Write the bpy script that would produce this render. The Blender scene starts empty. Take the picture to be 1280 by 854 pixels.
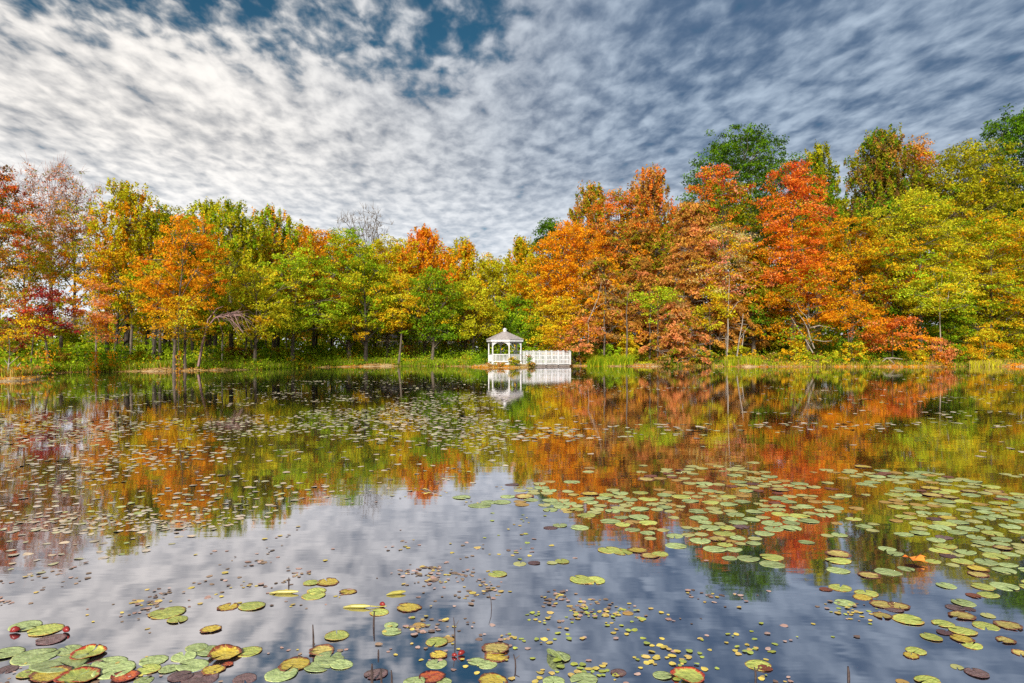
import bpy, math, random
import numpy as np
from mathutils import Vector, noise as mnoise

random.seed(11)
RNG = np.random.default_rng(7)
sc = bpy.context.scene
COL = sc.collection
F = 1280 * 24.0 / 36.0          # focal length in photograph pixels (24 mm lens)
HZ = 440.0                      # horizon row of the photograph
EYE = 1.65                      # eye height above the water

def wx(px, d): return (px - 640.0) / F * d
def wz(py, d): return EYE + (HZ - py) / F * d
def on_water(px, py):
    d = EYE * F / max(py - HZ, 1.0)
    return wx(px, d), d

# ------------------------------------------------------------------ colours
C = dict(
    green=(0.14, 0.26, 0.012), midgreen=(0.27, 0.40, 0.014), lime=(0.46, 0.60, 0.025), dkgreen=(0.055, 0.115, 0.010),
    olive=(0.29, 0.28, 0.012), yolive=(0.50, 0.455, 0.016), gold=(0.74, 0.43, 0.015), yellow=(0.80, 0.54, 0.02),
    orange=(0.84, 0.32, 0.014), amber=(0.74, 0.33, 0.012), redor=(0.85, 0.235, 0.03), red=(0.66, 0.085, 0.03), maroon=(0.34, 0.03, 0.028),
    rust=(0.60, 0.29, 0.05), rustb=(0.46, 0.23, 0.04), pink=(0.78, 0.28, 0.16), salmon=(0.82, 0.32, 0.11), brown=(0.22, 0.11, 0.035),
    tan=(0.45, 0.28, 0.10), straw=(0.50, 0.36, 0.12), ygreen=(0.64, 0.60, 0.028), cream=(0.72, 0.60, 0.22))

# ------------------------------------------------------------------ materials
def new_mat(name):
    m = bpy.data.materials.new(name); m.use_nodes = True
    nt = m.node_tree; nt.nodes.clear()
    return m, nt, nt.nodes, nt.links

def leaf_material():
    m, nt, N, L = new_mat('leaf')
    out = N.new('ShaderNodeOutputMaterial')
    a = N.new('ShaderNodeAttribute'); a.attribute_name = 'leaf_col'
    d = N.new('ShaderNodeBsdfDiffuse'); t = N.new('ShaderNodeBsdfTranslucent')
    mx = N.new('ShaderNodeMixShader'); mx.inputs[0].default_value = 0.50
    L.new(a.outputs['Color'], d.inputs['Color']); L.new(a.outputs['Color'], t.inputs['Color'])
    L.new(d.outputs[0], mx.inputs[1]); L.new(t.outputs[0], mx.inputs[2])
    L.new(mx.outputs[0], out.inputs[0])
    return m

def noisy(name, c1, c2, scale=4.0, rough=0.9, stretch=(1, 1, 1), bump=0.0, coord='Object', detail=6, lo=0.35, hi=0.65, spec=0.3):
    m, nt, N, L = new_mat(name)
    out = N.new('ShaderNodeOutputMaterial'); p = N.new('ShaderNodeBsdfPrincipled')
    tc = N.new('ShaderNodeTexCoord'); mp = N.new('ShaderNodeMapping'); mp.inputs['Scale'].default_value = stretch
    n = N.new('ShaderNodeTexNoise'); n.inputs['Scale'].default_value = scale; n.inputs['Detail'].default_value = detail
    r = N.new('ShaderNodeValToRGB')
    r.color_ramp.elements[0].position = lo; r.color_ramp.elements[0].color = (*c1, 1)
    r.color_ramp.elements[1].position = hi; r.color_ramp.elements[1].color = (*c2, 1)
    L.new(tc.outputs[coord], mp.inputs[0]); L.new(mp.outputs[0], n.inputs['Vector'])
    L.new(n.outputs['Fac'], r.inputs[0]); L.new(r.outputs[0], p.inputs['Base Color'])
    p.inputs['Roughness'].default_value = rough; p.inputs['Specular IOR Level'].default_value = spec
    if bump:
        b = N.new('ShaderNodeBump'); b.inputs['Strength'].default_value = bump; b.inputs['Distance'].default_value = 0.02
        L.new(n.outputs['Fac'], b.inputs['Height']); L.new(b.outputs[0], p.inputs['Normal'])
    L.new(p.outputs[0], out.inputs[0])
    return m

M = {}
M['leaf'] = leaf_material()
M['bark'] = noisy('bark_grey_brown', (0.045, 0.035, 0.026), (0.15, 0.115, 0.085), 5, 0.95, (3, 3, 0.6), 0.6)
M['bark_dark'] = noisy('bark_dark', (0.02, 0.016, 0.012), (0.07, 0.055, 0.042), 5, 0.95, (3, 3, 0.6), 0.6)
M['bark_pale'] = noisy('bark_pale', (0.15, 0.12, 0.09), (0.34, 0.29, 0.235), 4, 0.9, (2, 2, 1.0), 0.4)
M['twig_pink'] = noisy('bark_twig', (0.16, 0.09, 0.08), (0.30, 0.19, 0.17), 4, 0.9, (2, 2, 1.0))
M['white'] = noisy('white_paint', (0.47, 0.46, 0.45), (0.66, 0.65, 0.64), 5, 0.55, (1, 1, 0.35))
M['shingle'] = None
M['beige'] = noisy('beige_siding', (0.55, 0.42, 0.29), (0.66, 0.52, 0.38), 3, 0.8)
M['offwhite'] = noisy('white_siding', (0.70, 0.68, 0.66), (0.80, 0.78, 0.77), 3, 0.7)
M['roof_dark'] = noisy('roof_dark', (0.10, 0.08, 0.075), (0.20, 0.16, 0.15), 8, 0.9)
M['glass'] = noisy('window_glass', (0.02, 0.025, 0.03), (0.05, 0.06, 0.07), 2, 0.08, spec=0.7)
M['pole'] = noisy('weathered_wood', (0.16, 0.13, 0.11), (0.30, 0.25, 0.22), 6, 0.9, (3, 3, 0.5))
M['stemdark'] = noisy('water_stem', (0.03, 0.02, 0.02), (0.09, 0.06, 0.05), 20, 0.5)

def shingles():
    m, nt, N, L = new_mat('cedar_shingles')
    out = N.new('ShaderNodeOutputMaterial'); p = N.new('ShaderNodeBsdfPrincipled')
    tc = N.new('ShaderNodeTexCoord')
    w = N.new('ShaderNodeTexWave'); w.wave_type = 'BANDS'; w.bands_direction = 'Z'; w.wave_profile = 'SAW'; w.inputs['Scale'].default_value = 3.2
    n = N.new('ShaderNodeTexNoise'); n.inputs['Scale'].default_value = 7; n.inputs['Detail'].default_value = 5
    r = N.new('ShaderNodeValToRGB')
    r.color_ramp.elements[0].position = 0.3; r.color_ramp.elements[0].color = (0.20, 0.17, 0.16, 1)
    r.color_ramp.elements[1].position = 0.7; r.color_ramp.elements[1].color = (0.37, 0.325, 0.305, 1)
    b = N.new('ShaderNodeBump'); b.inputs['Strength'].default_value = 0.6; b.inputs['Distance'].default_value = 0.03
    L.new(tc.outputs['Object'], w.inputs['Vector']); L.new(tc.outputs['Object'], n.inputs['Vector'])
    L.new(n.outputs['Fac'], r.inputs[0]); L.new(r.outputs[0], p.inputs['Base Color'])
    L.new(w.outputs['Fac'], b.inputs['Height']); L.new(b.outputs[0], p.inputs['Normal'])
    p.inputs['Roughness'].default_value = 0.85
    L.new(p.outputs[0], out.inputs[0])
    return m
M['shingle'] = shingles()

# ------------------------------------------------------------------ object helpers
def props(o, label=None, cat=None, group=None, kind=None):
    if label: o['label'] = label
    if cat: o['category'] = cat
    if group: o['group'] = group
    if kind: o['kind'] = kind
    return o

def empty(name, loc=(0, 0, 0), rz=0.0, **k):
    o = bpy.data.objects.new(name, None); COL.objects.link(o)
    o.location = loc; o.rotation_euler = (0, 0, rz); o.empty_display_size = 0.3
    return props(o, **k)

def link_mesh(name, me, mat, parent=None, loc=None, rot=None):
    o = bpy.data.objects.new(name, me); COL.objects.link(o)
    if mat is not None and not me.materials: me.materials.append(mat)
    if parent is not None: o.parent = parent
    if loc is not None: o.location = loc
    if rot is not None: o.rotation_euler = rot
    return o

def np_mesh(name, V, Q, col=None, smooth=False):
    """V (n,3) verts, Q (m,k) faces with k corners, col (m,3) colour of each face."""
    me = bpy.data.meshes.new(name)
    V = np.ascontiguousarray(V, dtype=np.float32); Q = np.ascontiguousarray(Q, dtype=np.int32)
    n, (m, k) = len(V), Q.shape
    me.vertices.add(n); me.vertices.foreach_set('co', V.ravel())
    me.loops.add(m * k); me.loops.foreach_set('vertex_index', Q.ravel())
    me.polygons.add(m)
    me.polygons.foreach_set('loop_start', np.arange(m, dtype=np.int32) * k)
    me.polygons.foreach_set('loop_total', np.full(m, k, dtype=np.int32))
    if smooth: me.polygons.foreach_set('use_smooth', np.ones(m, dtype=bool))
    if col is not None:
        a = me.attributes.new('leaf_col', 'FLOAT_COLOR', 'FACE')
        c4 = np.ones((m, 4), dtype=np.float32); c4[:, :3] = col
        a.data.foreach_set('color', c4.ravel())
    me.update(calc_edges=True)
    return me

class MB:
    """collects boxes, tubes and polygons into one mesh"""
    def __init__(s): s.v = []; s.f = []
    def add(s, vs, fs):
        b = len(s.v); s.v += [tuple(v) for v in vs]; s.f += [tuple(i + b for i in f) for f in fs]
    def box(s, c, d, rz=0.0):
        x, y, z = d[0] / 2, d[1] / 2, d[2] / 2; ca, sa = math.cos(rz), math.sin(rz)
        vs = []
        for sz in (-1, 1):
            for sx, sy in ((-1, -1), (1, -1), (1, 1), (-1, 1)):
                px, py = sx * x, sy * y
                vs.append((c[0] + px * ca - py * sa, c[1] + px * sa + py * ca, c[2] + sz * z))
        s.add(vs, [(3, 2, 1, 0), (4, 5, 6, 7), (0, 1, 5, 4), (1, 2, 6, 5), (2, 3, 7, 6), (3, 0, 4, 7)])
    def bar(s, a, b, w, h):
        a, b = Vector(a), Vector(b); t = (b - a).normalized()
        up = Vector((0, 0, 1)) if abs(t.z) < 0.95 else Vector((0, 1, 0))
        sd = t.cross(up).normalized(); u2 = sd.cross(t).normalized(); vs = []
        for p in (a, b):
            for i, j in ((-1, -1), (1, -1), (1, 1), (-1, 1)): vs.append(p + sd * (i * w / 2) + u2 * (j * h / 2))
        s.add(vs, [(3, 2, 1, 0), (4, 5, 6, 7), (0, 1, 5, 4), (1, 2, 6, 5), (2, 3, 7, 6), (3, 0, 4, 7)])
    def tube(s, pts, rad, n=6):
        pts = [Vector(p) for p in pts]; k = len(pts); vs = []; fs = []
        for i, p in enumerate(pts):
            t = (pts[min(i + 1, k - 1)] - pts[max(i - 1, 0)])
            t = t.normalized() if t.length > 1e-9 else Vector((0, 0, 1))
            ref = Vector((1, 0, 0)) if abs(t.x) < 0.8 else Vector((0, 1, 0))
            u = t.cross(ref).normalized(); w = t.cross(u)
            for j in range(n):
                a = 2 * math.pi * j / n
                vs.append(p + (u * math.cos(a) + w * math.sin(a)) * rad[i])
        for i in range(k - 1):
            for j in range(n):
                fs.append((i * n + j, i * n + (j + 1) % n, (i + 1) * n + (j + 1) % n, (i + 1) * n + j))
        fs.append(tuple(range(n))[::-1]); fs.append(tuple((k - 1) * n + j for j in range(n)))
        s.add(vs, fs)
    def twigs(s, P0, P1, r0, r1):
        """many thin three-sided branches with a little sag, straight from arrays"""
        for a, b in zip(P0, P1):
            a = Vector(a); b = Vector(b); m = (a + b) / 2 + Vector((random.uniform(-.06, .06), random.uniform(-.06, .06), random.uniform(.0, .12))) * (b - a).length
            s.tube((a, m, b), (r0, (r0 + r1) / 2, r1), 3)
    def mesh(s, name, smooth=False):
        me = bpy.data.meshes.new(name); me.from_pydata(s.v, [], s.f); me.update()
        if smooth: me.polygons.foreach_set('use_smooth', [True] * len(me.polygons))
        return me
    def build(s, name, mat, parent=None, loc=None, smooth=False):
        return link_mesh(name, s.mesh(name, smooth), mat, parent, loc)

# ------------------------------------------------------------------ terrain
SHORE = [(-3000, 16), (-900, 24), (-260, 33), (-60, 37.5), (20, 39), (46, 42), (56, 50), (75, 55), (140, 57), (250, 61), (320, 63), (400, 73), (470, 79), (530, 79.5),
         (575, 78), (604, 72), (640, 70.5), (655, 71.5), (664, 76), (672, 78.6), (715, 79), (780, 79), (900, 77), (1000, 75.5), (1150, 75.5), (1280, 77), (1420, 76), (1700, 66), (2300, 50), (4500, 24)]
SP = np.array(SHORE, dtype=float)
def shore(px): return np.interp(px, SP[:, 0], SP[:, 1])
def zg(X, Y):
    X = np.asarray(X, dtype=float); Y = np.asarray(Y, dtype=float)
    px = 640 + F * X / np.maximum(Y, 0.5)
    wob = 1.0 * np.sin(X * 0.9) * np.cos(X * 0.31 + 1) + 0.9 * np.sin(X * 0.43 + 2) + 0.45 * np.sin(X * 3.1 + 2)
    t = Y - shore(px) + wob * np.clip((np.abs(px - 655) - 60) / 60, 0, 1)
    up = np.clip((t + 3) / 3, 0, 1); up = up * up * (3 - 2 * up)
    z = -1.1 + 1.1 * up
    bank = np.clip(t / 2.2, 0, 1); z = z + 0.30 * bank
    right = np.clip((px - 660) / 120, 0, 1)
    z = z + np.clip(t - 2, 0, 60) * (0.02 + 0.06 * right)
    z = z + np.where(t > 1, 0.10 * np.sin(X * 0.7) * np.sin(Y * 0.5), 0) * np.clip((t - 1) / 4, 0, 1)
    return z
def zgf(x, y): return float(zg(x, y))

def build_ground():
    a = np.concatenate([np.linspace(-4.2, -1.2, 40), np.linspace(-1.19, 1.19, 420), np.linspace(1.2, 4.2, 40)])
    rows = np.concatenate([np.linspace(3, 30, 12), np.linspace(31, 100, 190), np.linspace(102, 180, 40), np.geomspace(190, 2500, 22)])
    A, Y = np.meshgrid(a, rows)
    X = A * Y; Z = zg(X, Y)
    V = np.stack([X, Y, Z], -1).reshape(-1, 3)
    nr, nc = A.shape
    i = np.arange(nr - 1)[:, None] * nc + np.arange(nc - 1)[None, :]
    Q = np.stack([i, i + 1, i + nc + 1, i + nc], -1).reshape(-1, 4)
    me = np_mesh('ground', V, Q, smooth=True)
    m, nt, N, L = new_mat('ground_leafy')
    out = N.new('ShaderNodeOutputMaterial'); p = N.new('ShaderNodeBsdfPrincipled'); p.inputs['Roughness'].default_value = 0.95
    g = N.new('ShaderNodeNewGeometry'); sx = N.new('ShaderNodeSeparateXYZ')
    n1 = N.new('ShaderNodeTexNoise'); n1.inputs['Scale'].default_value = 0.35; n1.inputs['Detail'].default_value = 8
    n2 = N.new('ShaderNodeTexNoise'); n2.inputs['Scale'].default_value = 6; n2.inputs['Detail'].default_value = 6
    r1 = N.new('ShaderNodeValToRGB')
    e = r1.color_ramp.elements; e[0].position = 0.40; e[0].color = (0.09, 0.15, 0.02, 1); e[1].position = 0.6; e[1].color = (0.26, 0.15, 0.045, 1)
    r2 = N.new('ShaderNodeValToRGB')
    e = r2.color_ramp.elements; e[0].position = 0.35; e[0].color = (0.20, 0.12, 0.05, 1); e[1].position = 0.62; e[1].color = (0.62, 0.45, 0.22, 1)
    mr = N.new('ShaderNodeMapRange'); mr.inputs[1].default_value = 0.20; mr.inputs[2].default_value = 0.33
    mx = N.new('ShaderNodeMix'); mx.data_type = 'RGBA'
    L.new(g.outputs['Position'], n1.inputs['Vector']); L.new(g.outputs['Position'], n2.inputs['Vector']); L.new(g.outputs['Position'], sx.inputs[0])
    L.new(n1.outputs['Fac'], r1.inputs[0]); L.new(n2.outputs['Fac'], r2.inputs[0]); L.new(sx.outputs['Z'], mr.inputs[0])
    L.new(mr.outputs[0], mx.inputs[0]); L.new(r2.outputs[0], mx.inputs[6]); L.new(r1.outputs[0], mx.inputs[7])
    L.new(mx.outputs[2], p.inputs['Base Color'])
    b = N.new('ShaderNodeBump'); b.inputs['Strength'].default_value = 0.7; b.inputs['Distance'].default_value = 0.08
    L.new(n2.outputs['Fac'], b.inputs['Height']); L.new(b.outputs[0], p.inputs['Normal'])
    L.new(p.outputs[0], out.inputs[0])
    props(link_mesh('ground', me, m), kind='structure', label='leaf strewn grassy bank and woodland floor round the pond')

def build_water():
    mb = MB(); mb.add([(-900, -300, 0), (900, -300, 0), (900, 140, 0), (-900, 140, 0)], [(0, 1, 2, 3)])
    m, nt, N, L = new_mat('pond_water')
    out = N.new('ShaderNodeOutputMaterial')
    g = N.new('ShaderNodeNewGeometry'); mp = N.new('ShaderNodeMapping'); mp.inputs['Scale'].default_value = (0.9, 2.6, 1)
    n = N.new('ShaderNodeTexNoise'); n.inputs['Scale'].default_value = 1.3; n.inputs['Detail'].default_value = 3; n.inputs['Roughness'].default_value = 0.45
    b = N.new('ShaderNodeBump'); b.inputs['Strength'].default_value = 0.11; b.inputs['Distance'].default_value = 0.010
    gl = N.new('ShaderNodeBsdfGlossy'); gl.inputs['Color'].default_value = (0.97, 0.95, 0.985, 1); gl.inputs['Roughness'].default_value = 0.035
    df = N.new('ShaderNodeBsdfDiffuse'); df.inputs['Color'].default_value = (0.018, 0.016, 0.020, 1)
    fr = N.new('ShaderNodeFresnel'); fr.inputs['IOR'].default_value = 1.33
    mr = N.new('ShaderNodeMapRange'); mr.inputs[1].default_value = 0.02; mr.inputs[2].default_value = 0.55; mr.inputs[3].default_value = 0.58; mr.inputs[4].default_value = 0.92
    mx = N.new('ShaderNodeMixShader')
    L.new(g.outputs['Position'], mp.inputs[0]); L.new(mp.outputs[0], n.inputs['Vector'])
    L.new(n.outputs['Fac'], b.inputs['Height']); L.new(b.outputs[0], gl.inputs['Normal'])
    L.new(fr.outputs[0], mr.inputs[0]); L.new(mr.outputs[0], mx.inputs[0])
    L.new(df.outputs[0], mx.inputs[1]); L.new(gl.outputs[0], mx.inputs[2]); L.new(mx.outputs[0], out.inputs[0])
    props(mb.build('water', m), kind='structure', label='calm dark pond mirroring the trees and the cloudy sky')

# ------------------------------------------------------------------ foliage
def unit(v): return v / np.maximum(np.linalg.norm(v, axis=-1, keepdims=True), 1e-9)

def leaf_quads(P, nrm, ax, size, elong):
    """diamond leaves: centre P, normal nrm, long axis ax (made perpendicular), size (n,)"""
    t = unit(ax - nrm * np.sum(ax * nrm, -1, keepdims=True)); b = np.cross(nrm, t)
    s = size[:, None]
    V = np.stack([P - t * s * 0.5 * elong, P + b * s * 0.36, P + t * s * 0.5 * elong + nrm * s * 0.0, P - b * s * 0.36], 1).reshape(-1, 3)
    Q = np.arange(len(P) * 4).reshape(-1, 4)
    return V, Q

def pick_cols(pal, n, rng):
    cols = np.array([C[p[0]] for p in pal]); w = np.array([p[1] for p in pal], float)
    return cols[rng.choice(len(pal), n, p=w / w.sum())]

PROFILE = {
    'maple': lambda t: np.sqrt(np.clip(1 - (2 * t - 0.85) ** 2 / 1.35, 0.02, 1)),
    'spire': lambda t: np.clip(1.05 - t, 0, 1) ** 0.62 * np.clip(t * 5 + 0.45, 0, 1),
    'layer': lambda t: np.sqrt(np.clip(1 - (2 * t - 0.8) ** 2 / 1.5, 0.02, 1)),
    'cone': lambda t: np.clip(1.04 - t, 0, 1) ** 0.85 * np.clip(t * 6 + 0.6, 0, 1),
    'dome': lambda t: np.sqrt(np.clip(1 - t ** 2, 0.03, 1)),
}

def crown(base, top, R, style, pal, toppal, dens, leaf, rng, shift=(0, 0), ry=None):
    """leaf cloud between heights base..top with radius R; returns leaf mesh arrays and the clump centres (for twigs)"""
    H = top - base; ry = ry or R
    k0 = 1.26 if style == 'spire' else 1.14; R = R * k0; ry = ry * k0
    prof = PROFILE['maple' if style == 'sparse' else style]
    # uneven outline: lobes = the big limb ends
    nl = int(np.clip(H * R * 0.6, 8, 36))
    tl = (np.arange(nl) + rng.uniform(0.1, 0.9, nl)) / nl
    al = rng.uniform(0, 2 * np.pi) + np.arange(nl) * 2.39996 + rng.normal(0, .35, nl)
    rl = prof(tl) * rng.uniform(0.40, 0.80, nl)
    LC = np.stack([np.cos(al) * rl * R, np.sin(al) * rl * ry, base + tl * H * 0.94], -1)
    lr = rng.uniform(0.36, 0.56, nl) * R * (0.55 + 0.45 * prof(tl)); lr = np.maximum(lr, 0.5)
    # the crown's tip
    LC = np.vstack([LC, [[rng.normal(0, .08) * R, 0, top - 0.10 * H]]]); lr = np.append(lr, 0.22 * R + 0.25); tl = np.append(tl, 1.0)
    area = np.pi * R * H * 0.5
    flat = {'maple': .55, 'spire': 0.9, 'layer': .36, 'cone': .38, 'dome': .6, 'sparse': .6}[style]
    cr = {'maple': .85, 'spire': .6, 'layer': 1.15, 'cone': .85, 'dome': .5, 'sparse': .7}[style] * leaf / 0.22
    nc = int(max(14, dens * area * 4.3 / (cr * 1.15)))
    li = rng.choice(len(LC), nc, p=(lr ** 2) / (lr ** 2).sum())
    dirs = unit(rng.normal(size=(nc, 3)))
    rad = rng.uniform(0.25, 1.0, nc) ** 0.55
    CC = LC[li] + dirs * (rad * lr[li])[:, None] * np.array([1, 1, 0.85 if style in ('maple', 'spire', 'dome', 'sparse') else 0.6])
    if style == 'spire': CC[:, 2] += np.abs(rng.normal(0, .35, nc))
    CC[:, 2] = np.clip(CC[:, 2], base - 0.02 * H, top)
    out = np.stack([CC[:, 0] / R, CC[:, 1] / ry, np.zeros(nc)], -1)
    per = int({'maple': 46, 'spire': 36, 'layer': 58, 'cone': 44, 'dome': 30, 'sparse': 10}[style])
    n = nc * per
    k = np.repeat(np.arange(nc), per)
    csz = cr * rng.uniform(0.55, 1.25, nc)
    d = unit(rng.normal(size=(n, 3))) * (rng.uniform(0, 1, n) ** 0.5)[:, None]
    off = d * csz[k][:, None]
    off[:, 2] *= flat
    od = unit(out + 1e-6)
    rho = off[:, 0] * od[k, 0] + off[:, 1] * od[k, 1]
    if style in ('cone', 'layer'):
        off[:, 2] -= rho * (0.45 if style == 'cone' else 0.16)
    if style == 'spire':
        off[:, 0] *= .55; off[:, 1] *= .55; off[:, 2] *= 1.5
    P = CC[k] + off
    P[:, 0] += shift[0] * (P[:, 2] - base) / H; P[:, 1] += shift[1] * (P[:, 2] - base) / H
    up = {'maple': .8, 'spire': .35, 'layer': 1.5, 'cone': .7, 'dome': .8, 'sparse': .5}[style]
    nr = unit(rng.normal(size=(n, 3)) + np.array([0, 0, up]) + od[k] * 0.35)
    ax = unit(rng.normal(size=(n, 3)) + od[k] * .6 + np.array([0, 0, {'cone': -.9, 'spire': 1.3}.get(style, -.25)]))
    sz = leaf * rng.uniform(0.6, 1.3, n)
    el = {'cone': 1.7, 'spire': 1.35}.get(style, 1.1)
    V, Q = leaf_quads(P, nr, ax, sz, el)
    # colour: each limb has turned by its own amount, each clump and leaf a little more
    lobec = pick_cols(pal, len(LC), rng)
    cc = np.where(rng.uniform(size=nc)[:, None] < 0.50, lobec[li], pick_cols(pal, nc, rng))
    if toppal:
        tt = np.clip(((CC[:, 2] - base) / H - 0.45) / 0.4, 0, 1) * 0.9
        cc = np.where((rng.uniform(size=nc) < tt)[:, None], pick_cols(toppal, nc, rng), cc)
    fc = np.where(rng.uniform(size=n)[:, None] < 0.80, cc[k], pick_cols(pal, n, rng))
    fc = fc * rng.uniform(0.72, 1.25, n)[:, None] * rng.uniform(0.82, 1.15, nc)[k][:, None]
    fc[:, 1] *= rng.uniform(0.85, 1.18, n)
    fc = np.clip(fc, 0, 0.9)
    CS = CC.copy(); CS[:, 0] += shift[0] * (CC[:, 2] - base) / H; CS[:, 1] += shift[1] * (CC[:, 2] - base) / H
    LS = LC.copy(); LS[:, 0] += shift[0] * (LC[:, 2] - base) / H; LS[:, 1] += shift[1] * (LC[:, 2] - base) / H
    return V, Q, fc, CS, LS, li

TREE_NO = [0]
def tree(px, d, topy, wpx, boty, style, pal, label, toppal=None, dens=1.0, leaf=None, bark='bark', base_px=None, name='tree', group=None,
         trunk=1.0, twig=1.0, cat='tree'):
    TREE_NO[0] += 1
    rng = np.random.default_rng(1000 + TREE_NO[0]); random.seed(500 + TREE_NO[0])
    X, Y = wx(base_px if base_px is not None else px, d), d
    z0 = zgf(X, Y) - 0.05
    top = wz(topy, d) - z0; bot = max(wz(boty, d) - z0, 0.15); R = wpx / F * d / 2
    shift = (wx(px, d) - X, 0)
    leaf = leaf or 0.215 * d / 80
    root = empty(name, (X, Y, z0), label=label, cat=cat, group=group)
    stl = 'maple' if style == 'bare' else style
    V, Q, fc, CC, LC, li = crown(bot, top, R, stl, pal, toppal, dens if style != 'bare' else 0.5, leaf, rng, shift, ry=min(R, max(R * .8, 3.0)))
    mb = MB()
    th = top * (0.86 if style in ('cone', 'spire') else 0.7)
    r0 = (0.045 + 0.0135 * top) * trunk
    ns = 7
    kx, ky = rng.normal(0, .10, 2) * R * .5
    cl = lambda z: (shift[0] * np.clip((z - bot * .2) / max(top - bot * .2, .1), 0, 1) ** 1.2 + kx * math.sin(3.0 * z / top) , ky * math.sin(2.5 * z / top))
    pts = [(*cl(th * i / ns), th * i / ns) for i in range(ns + 1)]
    rads = [r0 * (1.25 if i == 0 else 1.0 - 0.82 * i / ns) for i in range(ns + 1)]
    mb.tube(pts, rads, 7)
    for i, lc in enumerate(LC):
        zb = min(max(lc[2] - np.hypot(lc[0], lc[1]) * (0.15 if style in ('cone', 'layer') else .75) - 0.3, bot * .55), th * .97)
        b = (*cl(zb), zb)
        fr = 1.0 - 0.82 * zb / th
        m1 = (b[0] * .45 + lc[0] * .55, b[1] * .45 + lc[1] * .55, b[2] * .4 + lc[2] * .6 + (-.25 if style == 'cone' else .0))
        mb.tube((b, m1, tuple(lc)), (r0 * fr * .5, r0 * fr * .32 + .01, .025), 4)
    nt_ = int(len(CC) * {'sparse': 1.0, 'bare': 1.0, 'cone': .5}.get(style, .35) * twig)
    idx = rng.choice(len(CC), min(nt_, len(CC)), replace=False)
    for i in idx:
        mb.twigs([LC[li[i]]], [CC[i]], .04 if style == 'bare' else .022 if style == 'sparse' else .03, .02 if style == 'bare' else .010)
        if style in ('bare', 'sparse'):
            for _ in range(5):
                e = CC[i] + rng.normal(0, .4, 3) + np.array([0, 0, .75])
                mb.twigs([CC[i]], [e], .03 if style == 'bare' else .017, .015 if style == 'bare' else .008)
    mb.build('trunk', M[bark], root)
    if style != 'bare':
        me = np_mesh('crown', V, Q, fc)
        link_mesh('crown', me, M['leaf'], root)
    return root

def shrub(px, d, topy, wpx, pal, label, name='shrub', dens=1.0, leaf=None, toppal=None, style='dome', z=None, group=None, cat='shrub', bark='bark'):
    TREE_NO[0] += 1
    rng = np.random.default_rng(4000 + TREE_NO[0]); random.seed(900 + TREE_NO[0])
    X, Y = wx(px, d), d
    z0 = zgf(X, Y) - 0.04
    top = max(wz(topy, d) - z0, .35); R = wpx / F * d / 2
    root = empty(name, (X, Y, z0), label=label, cat=cat, group=group)
    V, Q, fc, CC, LC, li = crown(0.05, top, R, style, pal, toppal, dens * 1.25, leaf or 0.19 * d / 80, rng, ry=min(R, 1.6))
    link_mesh('foliage', np_mesh('foliage', V, Q, fc), M['leaf'], root)
    mb = MB()
    for lc in LC[:9]:
        mb.tube(((rng.normal(0, .05), rng.normal(0, .05), 0), (lc[0] * .4, lc[1] * .4, lc[2] * .6), tuple(lc)), (.035, .025, .012), 4)
    mb.build('stem', M[bark], root)
    return root
# ------------------------------------------------------------------ the trees, one line each: trunk/crown position and size as read off the photograph
GL, GR = 'trees along the far shore to the gazebo', 'trees of the wooded rise beyond the footbridge'
def P(*a): return [(a[i], a[i + 1]) for i in range(0, len(a), 2)]

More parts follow.
